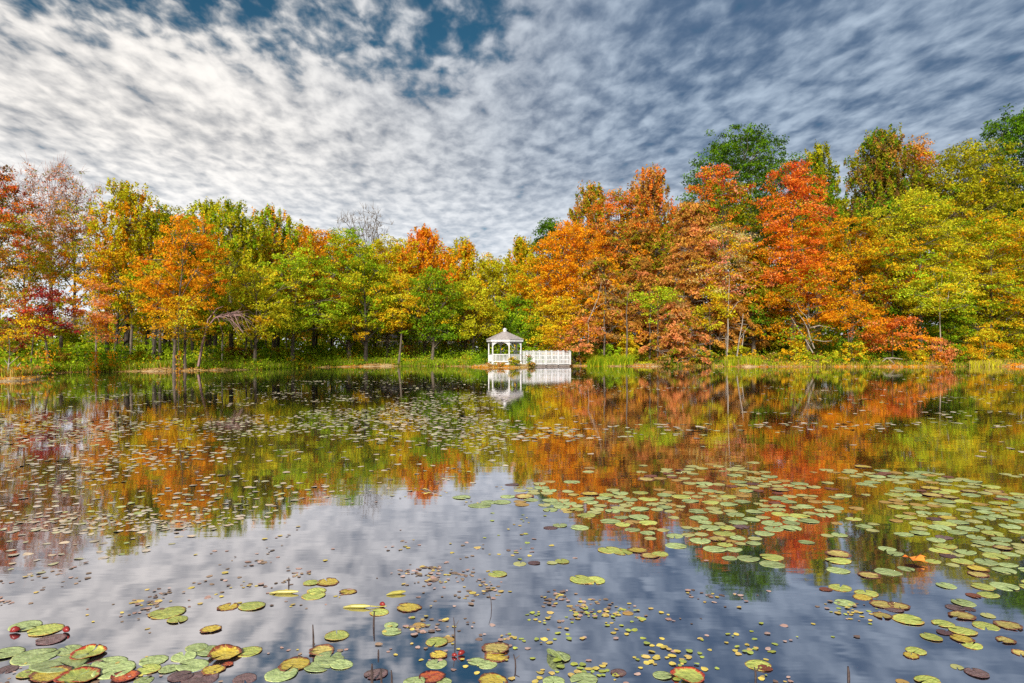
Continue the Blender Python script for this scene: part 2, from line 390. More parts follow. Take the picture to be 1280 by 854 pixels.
def plant_trees():
    T = tree
    # --- left shore, from the frame's edge towards the gazebo
    T(-6, 60, 206, 92, 330, 'maple', P('redor', 3, 'brown', 2, 'olive', 3, 'red', 1), 'dark red and olive maple cut by the left frame edge', toppal=P('red', 2, 'redor', 2, 'brown', 2), group=GL)
    T(-8, 56, 310, 80, 425, 'maple', P('tan', 2, 'amber', 2, 'yolive', 3, 'salmon', 1), 'low tan and yellow tree under the dark red maple at the frame edge', dens=.8, group=GL)
    T(62, 74, 204, 118, 345, 'sparse', P('pink', 2, 'salmon', 3, 'rust', 2, 'olive', 2), 'tall half bare tree with sparse pink leaves and fine twigs', dens=.85, bark='twig_pink', group=GL, twig=1.0)
    T(92, 66, 255, 92, 375, 'maple', P('salmon', 3, 'amber', 3, 'yolive', 3, 'olive', 2), 'salmon and olive tree with see through crown beside the half bare tree', dens=.5, group=GL)
    T(36, 68, 270, 95, 390, 'maple', P('olive', 4, 'yolive', 3, 'salmon', 2, 'amber', 2), 'olive tree with salmon patches behind the maroon maple', dens=.62, group=GL)
    T(50, 52, 358, 74, 418, 'layer', P('maroon', 5, 'red', 2, 'rust', 1), 'small maroon leaved maple on the bank, darkest red of all', base_px=62, dens=1.1, group=GL)
    T(42, 51, 392, 56, 425, 'layer', P('gold', 3, 'yellow', 2, 'yolive', 2), 'small yellow leaved sapling under the maroon maple', base_px=38, dens=.8, trunk=.7, group=GL)
    T(12, 53, 398, 46, 436, 'maple', P('maroon', 4, 'rust', 2, 'olive', 1), 'small dusky maroon sapling near the reedy spit', dens=.7, trunk=.6, group=GL)
    T(160, 67, 232, 110, 360, 'spire', P('amber', 3, 'yolive', 3, 'yolive', 3, 'orange', 1), 'tall pointed olive and amber tree, highest right of the half bare tree', toppal=P('yolive', 3, 'yolive', 3, 'amber', 1), group=GL, bark='bark_dark')
    T(143, 64, 305, 84, 418, 'maple', P('gold', 3, 'amber', 3, 'yolive', 2), 'amber tree with dark forked trunks below the tall pointed one', dens=.7, group=GL, bark='bark_dark')
    T(122, 57, 350, 52, 424, 'layer', P('orange', 3, 'salmon', 4, 'amber', 1), 'thin salmon orange tree on a pale stem close to the bank', base_px=120, dens=.75, trunk=.7, bark='bark_pale', group=GL)
    T(206, 70, 256, 69, 388, 'maple', P('midgreen', 3, 'olive', 2, 'yolive', 3), 'green tree half hidden behind the bright orange leaning maple', dens=.9, group=GL, bark='bark_dark')
    T(237, 59, 271, 97, 386, 'maple', P('orange', 6, 'amber', 3, 'redor', .4), 'bright orange maple with lopsided crown leaning out from a thin trunk', base_px=218, dens=.95, trunk=.75, group=GL)
    T(200, 62, 330, 74, 403, 'maple', P('yolive', 3, 'gold', 3, 'olive', 2), 'gold and olive tree filling in below the green one', dens=.8, group=GL, bark='bark_dark')
    T(226, 56, 372, 76, 424, 'layer', P('gold', 5, 'amber', 3, 'ygreen', 2), 'small golden tree with wide flat sprays over the grassy bank', dens=.9, trunk=.7, group=GL)
    T(258, 76, 252, 74, 368, 'spire', P('midgreen', 3, 'yolive', 3, 'yolive', 3), 'slim green tree rising behind the bright orange leaning maple', group=GL)
    T(290, 72, 258, 101, 393, 'spire', P('yolive', 4, 'yolive', 3, 'olive', 2, 'midgreen', 2, 'gold', 1), 'broad olive green tree with spiky top right of the orange maple', toppal=P('midgreen', 3, 'yolive', 3), group=GL)
    T(262, 64, 350, 65, 420, 'maple', P('midgreen', 4, 'olive', 2, 'gold', .6), 'green bushy tree behind the bent bare sapling', dens=.9, group=GL, bark='bark_dark')
    T(342, 78, 264, 112, 398, 'spire', P('yolive', 3, 'amber', 2, 'yolive', 3, 'orange', 1), 'rounded tree of brownish gold with dark green tip shoots', toppal=P('midgreen', 4, 'olive', 2, 'amber', 1), group=GL)
    T(318, 66, 330, 80, 420, 'maple', P('ygreen', 3, 'yolive', 3, 'gold', 2), 'yellow green tree drooping over the bent bare sapling', dens=.85, group=GL)
    T(392, 82, 282, 89, 393, 'maple', P('amber', 3, 'orange', 2, 'yolive', 2), 'orange topped tree next to the brownish gold one', toppal=P('orange', 3, 'amber', 2), group=GL)
    T(376, 73, 315, 124, 414, 'layer', P('ygreen', 3, 'midgreen', 4, 'lime', 2, 'yolive', 1), 'wide yellow green tree on a leaning grey trunk at the bank', base_px=366, dens=1.0, group=GL, trunk=1.1)
    T(437, 82, 288, 82, 420, 'maple', P('midgreen', 5, 'green', 1, 'yolive', 3), 'full deep green tree standing below the bare crown', group=GL)
    T(458, 125, 262, 68, 306, 'bare', P('brown', 1), 'leafless grey tree whose twiggy crown tops the skyline', dens=1.7, group=GL, bark='bark')
    T(452, 79, 320, 74, 420, 'maple', P('yolive', 3, 'midgreen', 3, 'gold', 1), 'olive tree on the straight dark trunk at the water edge', base_px=457, dens=.9, trunk=1.2, group=GL, bark='bark_dark')
    T(485, 87, 298, 80, 408, 'maple', P('gold', 3, 'yolive', 4, 'amber', 1), 'dull gold tree left of the red orange wedge', group=GL)
    T(498, 80, 345, 64, 412, 'layer', P('gold', 4, 'yellow', 2, 'ygreen', 2), 'golden small tree on two thin trunks before the beige house', dens=.85, trunk=.8, group=GL)
    T(531, 89, 289, 89, 408, 'spire', P('redor', 1, 'orange', 4, 'amber', 3, 'yolive', 3), 'red orange tree with ragged top midway to the gazebo', toppal=P('redor', 2, 'orange', 4, 'amber', 2), group=GL)
    T(540, 82, 340, 101, 420, 'maple', P('midgreen', 5, 'green', 3, 'olive', 2), 'rounded dark green tree below the red orange one', group=GL)
    T(582, 92, 303, 65, 420, 'spire', P('yolive', 4, 'amber', 2, 'gold', 2), 'narrow olive gold tree with single pointed tip left of the gazebo', toppal=P('amber', 2, 'yolive', 3), group=GL)
    T(588, 84, 350, 82, 420, 'maple', P('yolive', 5, 'ygreen', 2, 'gold', 1), 'yellow olive tree rounding down to the bank left of the gazebo', group=GL, bark='bark_dark')
    T(620, 96, 322, 67, 420, 'maple', P('yolive', 3, 'yolive', 3, 'amber', 1), 'olive tree rising straight behind the gazebo roof', group=GL)
    T(646, 92, 374, 67, 420, 'maple', P('green', 4, 'midgreen', 3), 'dark green low tree right behind the gazebo', group=GL, bark='bark_dark')
    for px, d, ty, w, pal, lab in (
            (182, 88, 258, 84, P('yolive', 3, 'olive', 2, 'amber', 2), 'second row olive amber tree between the tall pointed and the slim green one'),
            (228, 92, 262, 84, P('midgreen', 3, 'yolive', 3), 'second row green tree above the bright orange maple'),
            (316, 94, 272, 92, P('yolive', 4, 'olive', 2, 'gold', 1), 'second row olive tree between the spiky and the rounded gold one'),
            (366, 96, 280, 92, P('amber', 2, 'yolive', 4, 'orange', 1), 'second row amber tree filling behind the wide yellow green tree'),
            (416, 98, 290, 92, P('yolive', 3, 'midgreen', 3), 'second row green gold tree left below the bare crown'),
            (468, 100, 303, 90, P('yolive', 4, 'gold', 2), 'second row gold tree right below the bare crown'),
            (506, 100, 300, 76, P('amber', 3, 'yolive', 3, 'orange', 1), 'second row amber tree left behind the red orange one'),
            (558, 102, 306, 72, P('yolive', 3, 'amber', 3), 'second row olive amber tree right behind the red orange one'),
            (606, 106, 318, 64, P('yolive', 4, 'gold', 1, 'olive', 1), 'second row olive tree where the left skyline dips lowest')):
        T(px, d, ty, w, 415, 'maple', pal, lab, dens=.85, group=GL)
    # --- right shore
    T(652, 104, 300, 62, 420, 'spire', P('yolive', 3, 'amber', 2, 'olive', 2), 'olive gold tree at the low end of the wooded rise', group=GR)
    T(689, 112, 274, 52, 360, 'maple', P('green', 3, 'dkgreen', 3), 'dark green tree peeping over the golden maple', group=GR)
    T(676, 94, 318, 74, 436, 'maple', P('amber', 3, 'yolive', 3, 'gold', 2), 'amber olive tree between the gazebo and the golden maple', group=GR)
    T(712, 88, 282, 92, 385, 'maple', P('amber', 4, 'orange', 4, 'gold', 2), 'big golden orange maple above the footbridge', toppal=P('orange', 3, 'amber', 1), group=GR, dens=1.1)
    T(697, 85, 372, 78, 440, 'layer', P('yellow', 4, 'gold', 3, 'ygreen', 3), 'yellow tree with flat sprays right above the footbridge railing', dens=.95, group=GR)
    T(738, 98, 234, 66, 330, 'spire', P('rustb', 3, 'olive', 3, 'redor', 2), 'brown red tree with a dark pointed tip, first of the tall ones', toppal=P('olive', 3, 'rust', 2), group=GR)
    T(768, 94, 240, 88, 360, 'maple', P('redor', 2, 'rust', 3, 'orange', 2, 'olive', 4), 'tall red and olive maple over the golden maple', toppal=P('redor', 4, 'rust', 2, 'olive', 2), group=GR)
    T(812, 96, 216, 96, 350, 'spire', P('redor', 2, 'rust', 4, 'rustb', 2, 'olive', 3), 'tall rusty red tree with a broken ragged top', toppal=P('redor', 3, 'rust', 4, 'brown', 1), group=GR)
    T(752, 84, 322, 104, 425, 'cone', P('rust', 3, 'salmon', 1, 'olive', 2, 'tan', 2, 'amber', 2), 'feathery rust and olive cypress behind the shore saplings', group=GR, bark='bark', dens=.72, twig=2.0, trunk=.8)
    T(800, 86, 320, 86, 430, 'cone', P('rust', 4, 'rustb', 3, 'salmon', 1, 'olive', 2), 'feathery rust brown cypress with grey bare trunk', group=GR, bark='bark', dens=.72, twig=2.0, trunk=.8)
    T(868, 84, 246, 118, 430, 'cone', P('rust', 5, 'rustb', 3, 'salmon', 1.5, 'olive', 1), 'tall conical rust coloured cypress sweeping down to the bank', dens=1.05, group=GR, bark='bark_pale', twig=2.0, trunk=.8)
    T(846, 79.5, 378, 92, 452, 'cone', P('salmon', 3, 'rust', 4, 'tan', 1, 'olive', 1), 'low salmon rust cypress drooping to the water beside the reeds', dens=.9, group=GR, bark='bark_pale')
    T(930, 112, 164, 136, 300, 'maple', P('green', 4, 'dkgreen', 4), 'huge dark green oak crowning the skyline', toppal=P('green', 3, 'dkgreen', 2), group=GR, dens=1.0)
    T(900, 92, 204, 76, 330, 'maple', P('redor', 2, 'olive', 4, 'green', 2, 'yolive', 2), 'green maple with red tips in front of the huge oak', toppal=P('redor', 4, 'red', 2, 'pink', 1), group=GR, dens=.95)
    T(908, 81, 276, 74, 372, 'layer', P('cream', 3, 'pink', 2, 'gold', 3), 'pale cream and pink tree on a bare whitish trunk', dens=.75, bark='bark_pale', trunk=.5, group=GR)
    T(992, 83, 196, 88, 380, 'layer', P('redor', 5, 'orange', 5, 'salmon', 2), 'flaming red orange maple on a tall straight trunk', toppal=P('redor', 5, 'red', 3), dens=1.05, group=GR, trunk=1.2)
    T(942, 84, 300, 76, 430, 'cone', P('rust', 3, 'amber', 2, 'olive', 4, 'green', 1), 'amber rust tree left of the flaming maple trunk', group=GR)
    T(1022, 104, 182, 70, 330, 'spire', P('olive', 4, 'green', 2, 'yolive', 2), 'olive green tree peaking right behind the flaming maple', group=GR)
    T(1008, 81, 330, 96, 425, 'layer', P('orange', 3, 'amber', 3, 'olive', 3, 'midgreen', 1), 'orange sprays on a thin tree beside the fallen bare limbs', dens=.75, group=GR)
    T(1104, 106, 166, 116, 330, 'spire', P('olive', 4, 'brown', 2, 'green', 2, 'rust', 1), 'tall dark olive tree with pointed broad crown against the sky', toppal=P('olive', 3, 'green', 2, 'rustb', 2), group=GR, dens=1.1)
    T(1148, 108, 172, 52, 280, 'maple', P('rust', 3, 'redor', 2, 'olive', 2), 'small crowned russet tree leaning over the dark olive one', dens=.65, group=GR)
    T(1062, 86, 272, 96, 390, 'maple', P('amber', 4, 'orange', 2, 'gold', 3, 'olive', 3), 'broad amber orange tree right of the flaming maple', group=GR)
    T(1206, 102, 186, 138, 330, 'maple', P('yolive', 5, 'olive', 4, 'gold', 1), 'great yellow olive tree beside the dark green corner tree', toppal=P('yolive', 3, 'olive', 3), group=GR, dens=1.05)
    T(1268, 108, 140, 128, 330, 'maple', P('green', 5, 'dkgreen', 3), 'dark green tree towering at the right frame edge', group=GR)
    T(1150, 84, 236, 128, 378, 'layer', P('ygreen', 4, 'gold', 2, 'midgreen', 3, 'yolive', 2), 'broad yellow green maple with flat sprays, mid height on the right', dens=1.15, group=GR)
    T(1238, 84, 268, 124, 420, 'layer', P('yolive', 4, 'gold', 2, 'midgreen', 3, 'ygreen', 2, 'amber', 1), 'gold and green tree filling the right end of the shore', dens=1.1, group=GR)
    T(1300, 86, 250, 110, 440, 'maple', P('yolive', 4, 'gold', 2, 'amber', 1), 'olive tree half outside the right frame edge', group=GR)
    T(1124, 87, 332, 84, 392, 'layer', P('red', 2, 'redor', 3, 'rust', 3, 'amber', 2), 'dark red tree glimpsed between the yellow green sprays', dens=.8, group=GR)
    T(1178, 78.5, 336, 96, 388, 'layer', P('lime', 4, 'ygreen', 4, 'yellow', 2), 'lime yellow small maple with flat top near the shore', dens=.95, trunk=.5, group=GR, bark='bark_pale')
    T(1062, 78.5, 378, 72, 412, 'layer', P('amber', 3, 'orange', 4, 'gold', 2), 'low orange gold tree with one flat tier near the bare limbs', dens=.85, trunk=.6, group=GR)
    T(1116, 77.5, 398, 80, 436, 'layer', P('redor', 4, 'salmon', 3, 'orange', 2), 'small umbrella shaped red orange maple on the bank', dens=1.1, trunk=.6, group=GR, bark='bark_dark')
    T(822, 79.5, 356, 56, 404, 'layer', P('lime', 5, 'ygreen', 2), 'small lime green tree glowing among the rust cypresses', dens=.7, trunk=.6, group=GR)
    T(888, 80, 358, 48, 412, 'maple', P('ygreen', 4, 'gold', 2), 'yellow green slim sapling between cypress and pale tree', dens=.7, trunk=.6, group=GR)
    T(726, 80, 398, 58, 440, 'layer', P('salmon', 4, 'orange', 3, 'gold', 2), 'salmon orange sapling overhanging the end of the footbridge', dens=.9, trunk=.6, group=GR)
    T(1090, 88, 370, 110, 440, 'maple', P('green', 4, 'olive', 3, 'midgreen', 2), 'shaded green tree behind the umbrella shaped maple', group=GR, bark='bark_dark')
    T(1190, 86, 372, 110, 444, 'maple', P('midgreen', 4, 'green', 3, 'yolive', 2), 'green understorey tree below the lime yellow maple', group=GR, bark='bark_dark')
    T(962, 90, 340, 80, 440, 'maple', P('olive', 3, 'green', 3, 'rustb', 2), 'dim olive tree between the pale trunk and the flaming maple', group=GR, bark='bark_dark')
    T(660, 88, 390, 46, 446, 'maple', P('midgreen', 3, 'green', 3, 'ygreen', 1), 'green sapling just right of the gazebo roof behind the railing', group=GR, dens=.8, trunk=.6)

def plant_shrubs():
    S = shrub
    # left bank
    S(14, 40.5, 458, 30, P('orange', 3, 'rust', 3, 'gold', 1), 'orange shrub at the tip of the sandy spit', leaf=.10)
    S(37, 42.5, 459, 16, P('redor', 3, 'red', 2, 'salmon', 1), 'small bright red shrub on the sandy spit', leaf=.10)
    S(-14, 39.5, 455, 34, P('rust', 3, 'gold', 2, 'olive', 2), 'rusty gold shrub where the spit meets the frame edge', leaf=.10)
    S(20, 56, 428, 60, P('green', 4, 'midgreen', 2), 'dark green shrub behind the sandy spit', leaf=.14)
    S(62, 57, 436, 52, P('olive', 3, 'rustb', 2, 'green', 2), 'olive brown shrub round the trunk of the maroon maple', leaf=.14)
    S(100, 60, 430, 58, P('midgreen', 4, 'lime', 1, 'olive', 2), 'green shrub behind the thin salmon tree', leaf=.14)
    S(88, 63, 412, 46, P('lime', 2, 'ygreen', 3, 'midgreen', 2), 'lime green tall shrub under the see through salmon tree', leaf=.15)
    S(150, 62, 432, 56, P('green', 4, 'midgreen', 3), 'dark green shrub below the dark forked trunks', leaf=.14)
    S(178, 62, 441, 36, P('gold', 2, 'orange', 2, 'olive', 2), 'gold brown low shrub left of the golden flat tree', leaf=.13)
    S(193, 66, 424, 44, P('midgreen', 3, 'lime', 2), 'fresh green shrub in front of the dark roofed shed', leaf=.15)
    S(262, 64, 434, 52, P('green', 3, 'ygreen', 2), 'green shrub at the foot of the bent bare sapling', leaf=.14)
    S(300, 68, 436, 60, P('rust', 3, 'brown', 3, 'gold', 1), 'russet brown shrub right of the bent bare sapling', leaf=.15)
    S(322, 72, 428, 44, P('green', 4, 'midgreen', 2), 'deep green shrub under the drooping yellow green tree', leaf=.16)
    S(348, 77, 434, 42, P('ygreen', 2, 'gold', 2, 'midgreen', 2), 'yellow green shrub left of the leaning grey trunk')
    S(395, 82, 434, 56, P('green', 5, 'midgreen', 2), 'dark blue green shrub right of the leaning grey trunk')
    S(428, 85, 432, 40, P('green', 3, 'lime', 1, 'midgreen', 2), 'green mixed shrub left of the straight dark trunk')
    S(440, 88, 424, 36, P('lime', 2, 'ygreen', 2), 'lime yellow shrub glimpsed behind the straight dark trunk')
    S(474, 88, 436, 34, P('midgreen', 3, 'ygreen', 2), 'green yellow shrub right of the straight dark trunk')
    S(495, 87, 444, 24, P('rust', 3, 'redor', 2, 'olive', 1), 'small rust red shrub at the two thin trunks')
    S(512, 87, 434, 34, P('orange', 1, 'tan', 2, 'olive', 2), 'tan shrub with orange leaves before the beige house')
    S(532, 85, 447, 30, P('brown', 3, 'tan', 2), 'low brown twiggy heap at the water edge')
    S(555, 86, 440, 42, P('green', 4, 'dkgreen', 3), 'very dark green low shrub left of the gazebo')
    S(578, 83, 445, 32, P('rustb', 2, 'olive', 3), 'olive russet shrub between dark shrub and gazebo')
    S(606, 80, 444, 26, P('green', 3, 'dkgreen', 2), 'dark shrub touching the gazebo from behind')
    S(642, 72.2, 448, 11, P('green', 2, 'olive', 3, 'gold', 1), 'little pointed green shrub before the gazebo opening', leaf=.12, style='cone')
    S(661.5, 73.5, 445.5, 10.5, P('olive', 2, 'green', 2, 'rust', 3), 'little russet green shrub before the start of the railing', leaf=.12, style='cone')
    S(615, 72.2, 454, 18, P('tan', 2, 'olive', 2, 'rust', 2), 'low dry shrub at the gazebo step', leaf=.12)
    S(626, 71.8, 454.5, 16, P('salmon', 2, 'rust', 3, 'olive', 1), 'low rusty plant along the gazebo base', leaf=.12)
    # right bank
    S(718, 80.4, 428, 28, P('olive', 3, 'green', 2, 'rust', 1), 'olive shrub closing the end of the footbridge')
    S(735, 81, 440, 34, P('rustb', 3, 'olive', 3), 'brown olive shrub beside the footbridge end')
    S(762, 82, 432, 36, P('lime', 3, 'midgreen', 4), 'bright green shrub behind the reeds')
    S(784, 82.5, 418, 30, P('ygreen', 4, 'yellow', 2), 'yellow sapling like shrub above the reeds', style='cone')
    S(800, 81, 438, 26, P('midgreen', 3, 'olive', 2), 'green shrub at the right end of the reeds')
    S(840, 79.5, 446, 44, P('green', 3, 'olive', 2, 'rust', 1), 'low green shrub under the salmon rust cypress')
    S(884, 79.5, 440, 40, P('green', 3, 'ygreen', 2, 'rust', 1), 'mixed green shrub left of the two pale stems')
    S(928, 78.5, 434, 42, P('ygreen', 2, 'gold', 2, 'olive', 3), 'olive gold shrub right of the two pale stems')
    S(958, 78, 444, 40, P('rust', 2, 'tan', 2, 'olive', 2), 'tan rust low shrub below the amber rust tree')
    S(996, 78.5, 428, 34, P('gold', 3, 'ygreen', 2), 'gold shrub under the fallen bare limbs')
    S(1022, 77.5, 442, 44, P('midgreen', 3, 'ygreen', 3, 'gold', 1), 'yellow green low shrub right of the fallen limbs')
    S(1066, 77.5, 430, 56, P('gold', 2, 'ygreen', 3, 'green', 2), 'golden green shrub left of the umbrella maple')
    S(1112, 80, 428, 60, P('dkgreen', 3, 'green', 3), 'dark green shrub under the umbrella maple')
    S(1146, 77.5, 438, 30, P('yellow', 2, 'gold', 2, 'ygreen', 2), 'small yellow shrub right of the umbrella maple')
    S(1166, 77.2, 424, 46, P('salmon', 4, 'orange', 2, 'gold', 1), 'salmon pink shrub with a pale limb through it', style='layer')
    S(1192, 79, 432, 50, P('green', 3, 'midgreen', 2, 'gold', 1), 'green shrub right of the salmon pink shrub')
    S(1230, 79, 414, 58, P('gold', 4, 'amber', 2, 'ygreen', 2), 'amber gold shrub under the gold and green tree', style='layer')
    S(1216, 78, 442, 36, P('olive', 2, 'rustb', 2, 'green', 1), 'brown olive low shrub before the amber gold shrub')
    S(1262, 80, 436, 46, P('dkgreen', 3, 'green', 2), 'dark green shrub at the right frame edge')
    S(1296, 80, 425, 50, P('olive', 2, 'amber', 2, 'green', 2), 'olive amber shrub half outside the right frame edge')

# ------------------------------------------------------------------ bare and dead wood
def dead(name, px, d, paths, mat, label, cat='dead branch', rad=.07, base=None):
    """paths: list of polylines in photograph pixels (px, py, radius factor, depth offset) seen at depth d"""
    X0, Y0 = wx(px, d), d; z0 = zgf(X0, Y0)
    root = empty(name, (X0, Y0, z0), label=label, cat=cat)
    mb = MB()
    for path in paths:
        pts = [(wx(q[0], d) - X0, (q[3] if len(q) > 3 else 0), max(wz(q[1], d) - z0, -.05)) for q in path]
        mb.tube(pts, [rad * q[2] for q in path], 5)
    mb.build('limb', M[mat], root)
    return root, mb

def dead_wood():
    random.seed(77)
    # bent bare sapling over the left bank
    paths = [[(248, 458, 1.2), (253, 430, 1.0), (258, 412, .9), (268, 398, .75), (280, 393, .6), (292, 402, .45), (304, 416, .3)],
             [(258, 412, .7), (260, 400, .6), (271, 386, .45), (279, 383, .3)]]
    for i in range(34):
        t = random.random(); a = (268 + 22 * t, 397 - 6 * t + 7 * max(0, t - .6)); dx = random.uniform(8, 34); dy = random.uniform(-12, 30)
        paths.append([(a[0], a[1], .32), (a[0] + dx * .5, a[1] + dy * .25 - 3, .2, random.uniform(-.8, .8)), (a[0] + dx, a[1] + dy, .08, random.uniform(-1.6, 1.6))])
    dead('bare_sapling', 248, 60.5, paths, 'twig_pink', 'pale bare sapling bent over in an arch above the bank', 'tree', .11)
    # dead stick on the spit
    dead('dead_stick', 10, 40, [[(10, 466, 1), (11, 456, .8), (11.5, 447, .5)], [(11, 456, .6), (17, 451, .5), (23, 446, .3)], [(11, 457, .5), (6, 450, .2)]], 'bark_pale', 'pale forked dead stick standing on the sandy spit', rad=.05)
    dead('dead_stick', 21, 40.5, [[(20, 466, 1), (22, 458, .8), (26, 453, .4)]], 'bark_pale', 'short grey dead stick beside the orange spit shrub', rad=.04)
    # pale stems and fallen limbs on the right
    dead('bare_sapling', 921, 78.2, [[(921, 447, 1), (924, 425, .9), (928, 403, .7), (929, 392, .4)], [(924, 425, .5), (931, 414, .3), (936, 408, .2)]], 'bark_pale', 'thin pale stem leaning right on the right hand bank', 'tree stem', .07)
    dead('bare_sapling', 927, 78.6, [[(926, 450, 1), (928, 430, .9), (930, 416, .5)]], 'bark_pale', 'short pale stem close beside the leaning one', 'tree stem', .07)
    dead('bare_sapling', 909, 78.9, [[(909, 446, 1), (910, 420, .9), (910, 396, .8), (911, 365, .6), (912, 345, .3)], [(910, 396, .6), (916, 386, .5), (922, 378, .3), (928, 375, .2)]], 'bark_pale', 'slender forked whitish trunk between cypress and pale tree', 'tree stem', .085)
    dead('fallen_limb', 1016, 78.0, [[(1018, 436, 1), (1013, 424, .9), (1010, 412, .8), (1004, 400, .6), (996, 390, .3)], [(1012, 410, .8), (1024, 407, .6), (1044, 411, .35)], [(1012, 408, .6), (1008, 396, .5), (1000, 388, .4), (994, 374, .2)], [(1014, 424, .5), (1030, 427, .4), (1040, 426, .2)]], 'bark_pale', 'bleached fallen limb arching over the bank below the flaming maple', rad=.085)
    dead('fallen_limb', 1016, 78.4, [[(1016, 441, 1), (1007, 425, .8), (994, 405, .6), (988, 395, .25)], [(1004, 420, .4), (1016, 434, .3)]], 'bark_pale', 'straight bleached pole leaning left beneath the arching limb', rad=.075)
    dead('driftwood', 1115, 75.3, [[(1103, 452, .6), (1108, 448, .9), (1116, 447.5, .8), (1128, 449, .5)], [(1110, 448, .7), (1114, 451, .6), (1118, 455, .5)], [(1109, 448, .6), (1104, 448, .3)]], 'bark_pale', 'white driftwood branch lying at the right hand water edge', rad=.07)
    dead('grey_limb', 1164, 78, [[(1154, 424, .5), (1163, 427, .9), (1172, 436, .8), (1178, 441, .6)]], 'bark_pale', 'grey limb reaching through the salmon pink shrub', rad=.09)
    for px, d, a, b, lab in ((783, 80.5, 446, 392, 'thin grey trunk standing behind the reeds'), (755, 80.5, 440, 398, 'grey trunk left of the bright green shrub'), (812, 80.2, 444, 405, 'thin brown trunk right of the reeds')):
        dead('bare_tree', px, d, [[(px, a + 4, 1), (px + 1, (a + b) / 2, .85), (px, b, .6), (px + 2, b - 26, .3)]], 'bark', lab, 'tree stem', .12)
    for px, d, ty, lab in ((742, 80.2, 340, 'crooked whitish stem rising from the salmon sapling'),):
        dead('bare_sapling', px, d, [[(735, 432, 1), (736, 412, .9), (735, 402, .85), (741, 388, .7), (748, 372, .5), (752, 352, .25)], [(741, 388, .4), (752, 380, .3), (760, 377, .15)]], 'bark_pale', lab, 'tree stem', .07)
    # trunks that show in the gloom under the left crowns
    for i, (px, d, w, ty, mat, lab) in enumerate((
            (77, 61, .17, 420, 'bark', 'stout purple brown trunk beside the maroon maple'),
            (135, 66, .20, 405, 'bark', 'grey leaning trunk behind the salmon orange tree'),
            (157, 65, .21, 380, 'bark_dark', 'thick black trunk at the tall pointed tree'),
            (163, 64, .13, 380, 'bark', 'grey trunk touching the thick black one'),
            (184, 66, .16, 385, 'bark_dark', 'dark trunk left of the golden flat tree'),
            (192, 65, .19, 380, 'bark_dark', 'double dark trunk by the roofed shed'),
            (213, 67, .15, 410, 'bark_dark', 'dark trunk just left of the golden flat tree'),
            (241, 67, .15, 415, 'bark_dark', 'dark trunk just right of the golden flat tree'),
            (231, 60, .13, 420, 'bark', 'greyish trunk at the foot of the golden flat tree'),
            (268, 68, .20, 415, 'bark_dark', 'broad dark trunk behind the bent bare sapling'),
            (278, 64, .08, 415, 'bark_pale', 'slim pale trunk behind the bent bare sapling'),
            (307, 70, .10, 415, 'bark', 'thin trunk right of the russet brown shrub'),
            (315, 71, .09, 408, 'bark_pale', 'slim light trunk right of the russet shrub'),
            (333, 76, .12, 410, 'bark', 'brown trunk among the deep green shrubs'),
            (347, 82, .22, 420, 'bark_dark', 'black trunk behind the deep green shrub'),
            (358, 80, .10, 415, 'bark_pale', 'light thin trunk left of the leaning grey trunk'),
            (395, 84, .13, 418, 'bark_dark', 'dark trunk right of the leaning grey trunk'),
            (414, 86, .12, 415, 'bark_dark', 'dark reddish trunk midway along the bank'),
            (434, 84, .10, 415, 'bark', 'slender trunk left of the straight dark trunk'))):
        X, Y = wx(px, d), d; z = zgf(X, Y) - .1; h = wz(ty, d) - z
        root = empty('understorey_tree', (X, Y, z), label=lab, cat='tree')
        mb = MB(); lean = random.uniform(-.25, .25)
        mb.tube([(0, 0, 0), (lean * .3, 0, h * .4), (lean, .1, h), (lean * 1.6, .1, h * 1.5)], [w * 1.25, w, w * .85, w * .3], 7)
        for k in range(4):
            an = random.uniform(0, 6.28); zz = h * random.uniform(.9, 1.3)
            mb.tube([(lean, .1, zz), (lean + math.cos(an) * .9, math.sin(an) * .9, zz + .8), (lean + math.cos(an) * 1.6, math.sin(an) * 1.6, zz + 1.9)], [w * .5, w * .3, .02], 4)
        mb.build('trunk', M[mat], root)
        rng = np.random.default_rng(60 + i)
        V, Q, fc, CC, LC, li = crown(h * 1.0, h * 1.0 + 3.4, 1.9, 'maple', P('midgreen', 2, 'yolive', 3, 'gold', 2, 'olive', 2), None, .55, .2, rng)
        link_mesh('crown', np_mesh('crown', V, Q, fc), M['leaf'], root)
    # orange creeper clinging to the golden tree's trunk
    rng = np.random.default_rng(5); n = 170
    X, Y = wx(226, 56), 55.8; z = zgf(X, Y)
    Pn = np.stack([rng.normal(0, .16, n), rng.normal(0, .12, n), rng.uniform(.1, 2.9, n)], -1)
    V, Q = leaf_quads(Pn, unit(rng.normal(size=(n, 3)) + np.array([0, -.6, 0])), unit(rng.normal(size=(n, 3))), rng.uniform(.1, .2, n), 1.1)
    o = link_mesh('creeper', np_mesh('creeper', V, Q, pick_cols(P('amber', 4, 'rust', 3, 'olive', 2), n, rng)), M['leaf'], loc=(X, Y, z))
    props(o, 'orange creeper climbing the trunk of the small golden tree', 'creeper')
    for px, d, lab in ((60, 51.5, 'orange creeper at the foot of the maroon maple'), (119, 56.5, 'orange creeper on the pale stem of the salmon tree'), (140, 58, 'gold leaved creeper on a low stem near the bank')):
        X, Y = wx(px, d), d; z = zgf(X, Y); n = 130
        Pn = np.stack([rng.normal(0, .22, n), rng.normal(0, .12, n), rng.uniform(.05, 1.7, n)], -1)
        V, Q = leaf_quads(Pn, unit(rng.normal(size=(n, 3)) + np.array([0, -.6, 0])), unit(rng.normal(size=(n, 3))), rng.uniform(.1, .2, n), 1.1)
        o = link_mesh('creeper', np_mesh('creeper', V, Q, pick_cols(P('orange', 3, 'gold', 3), n, rng)), M['leaf'], loc=(X, Y, z))
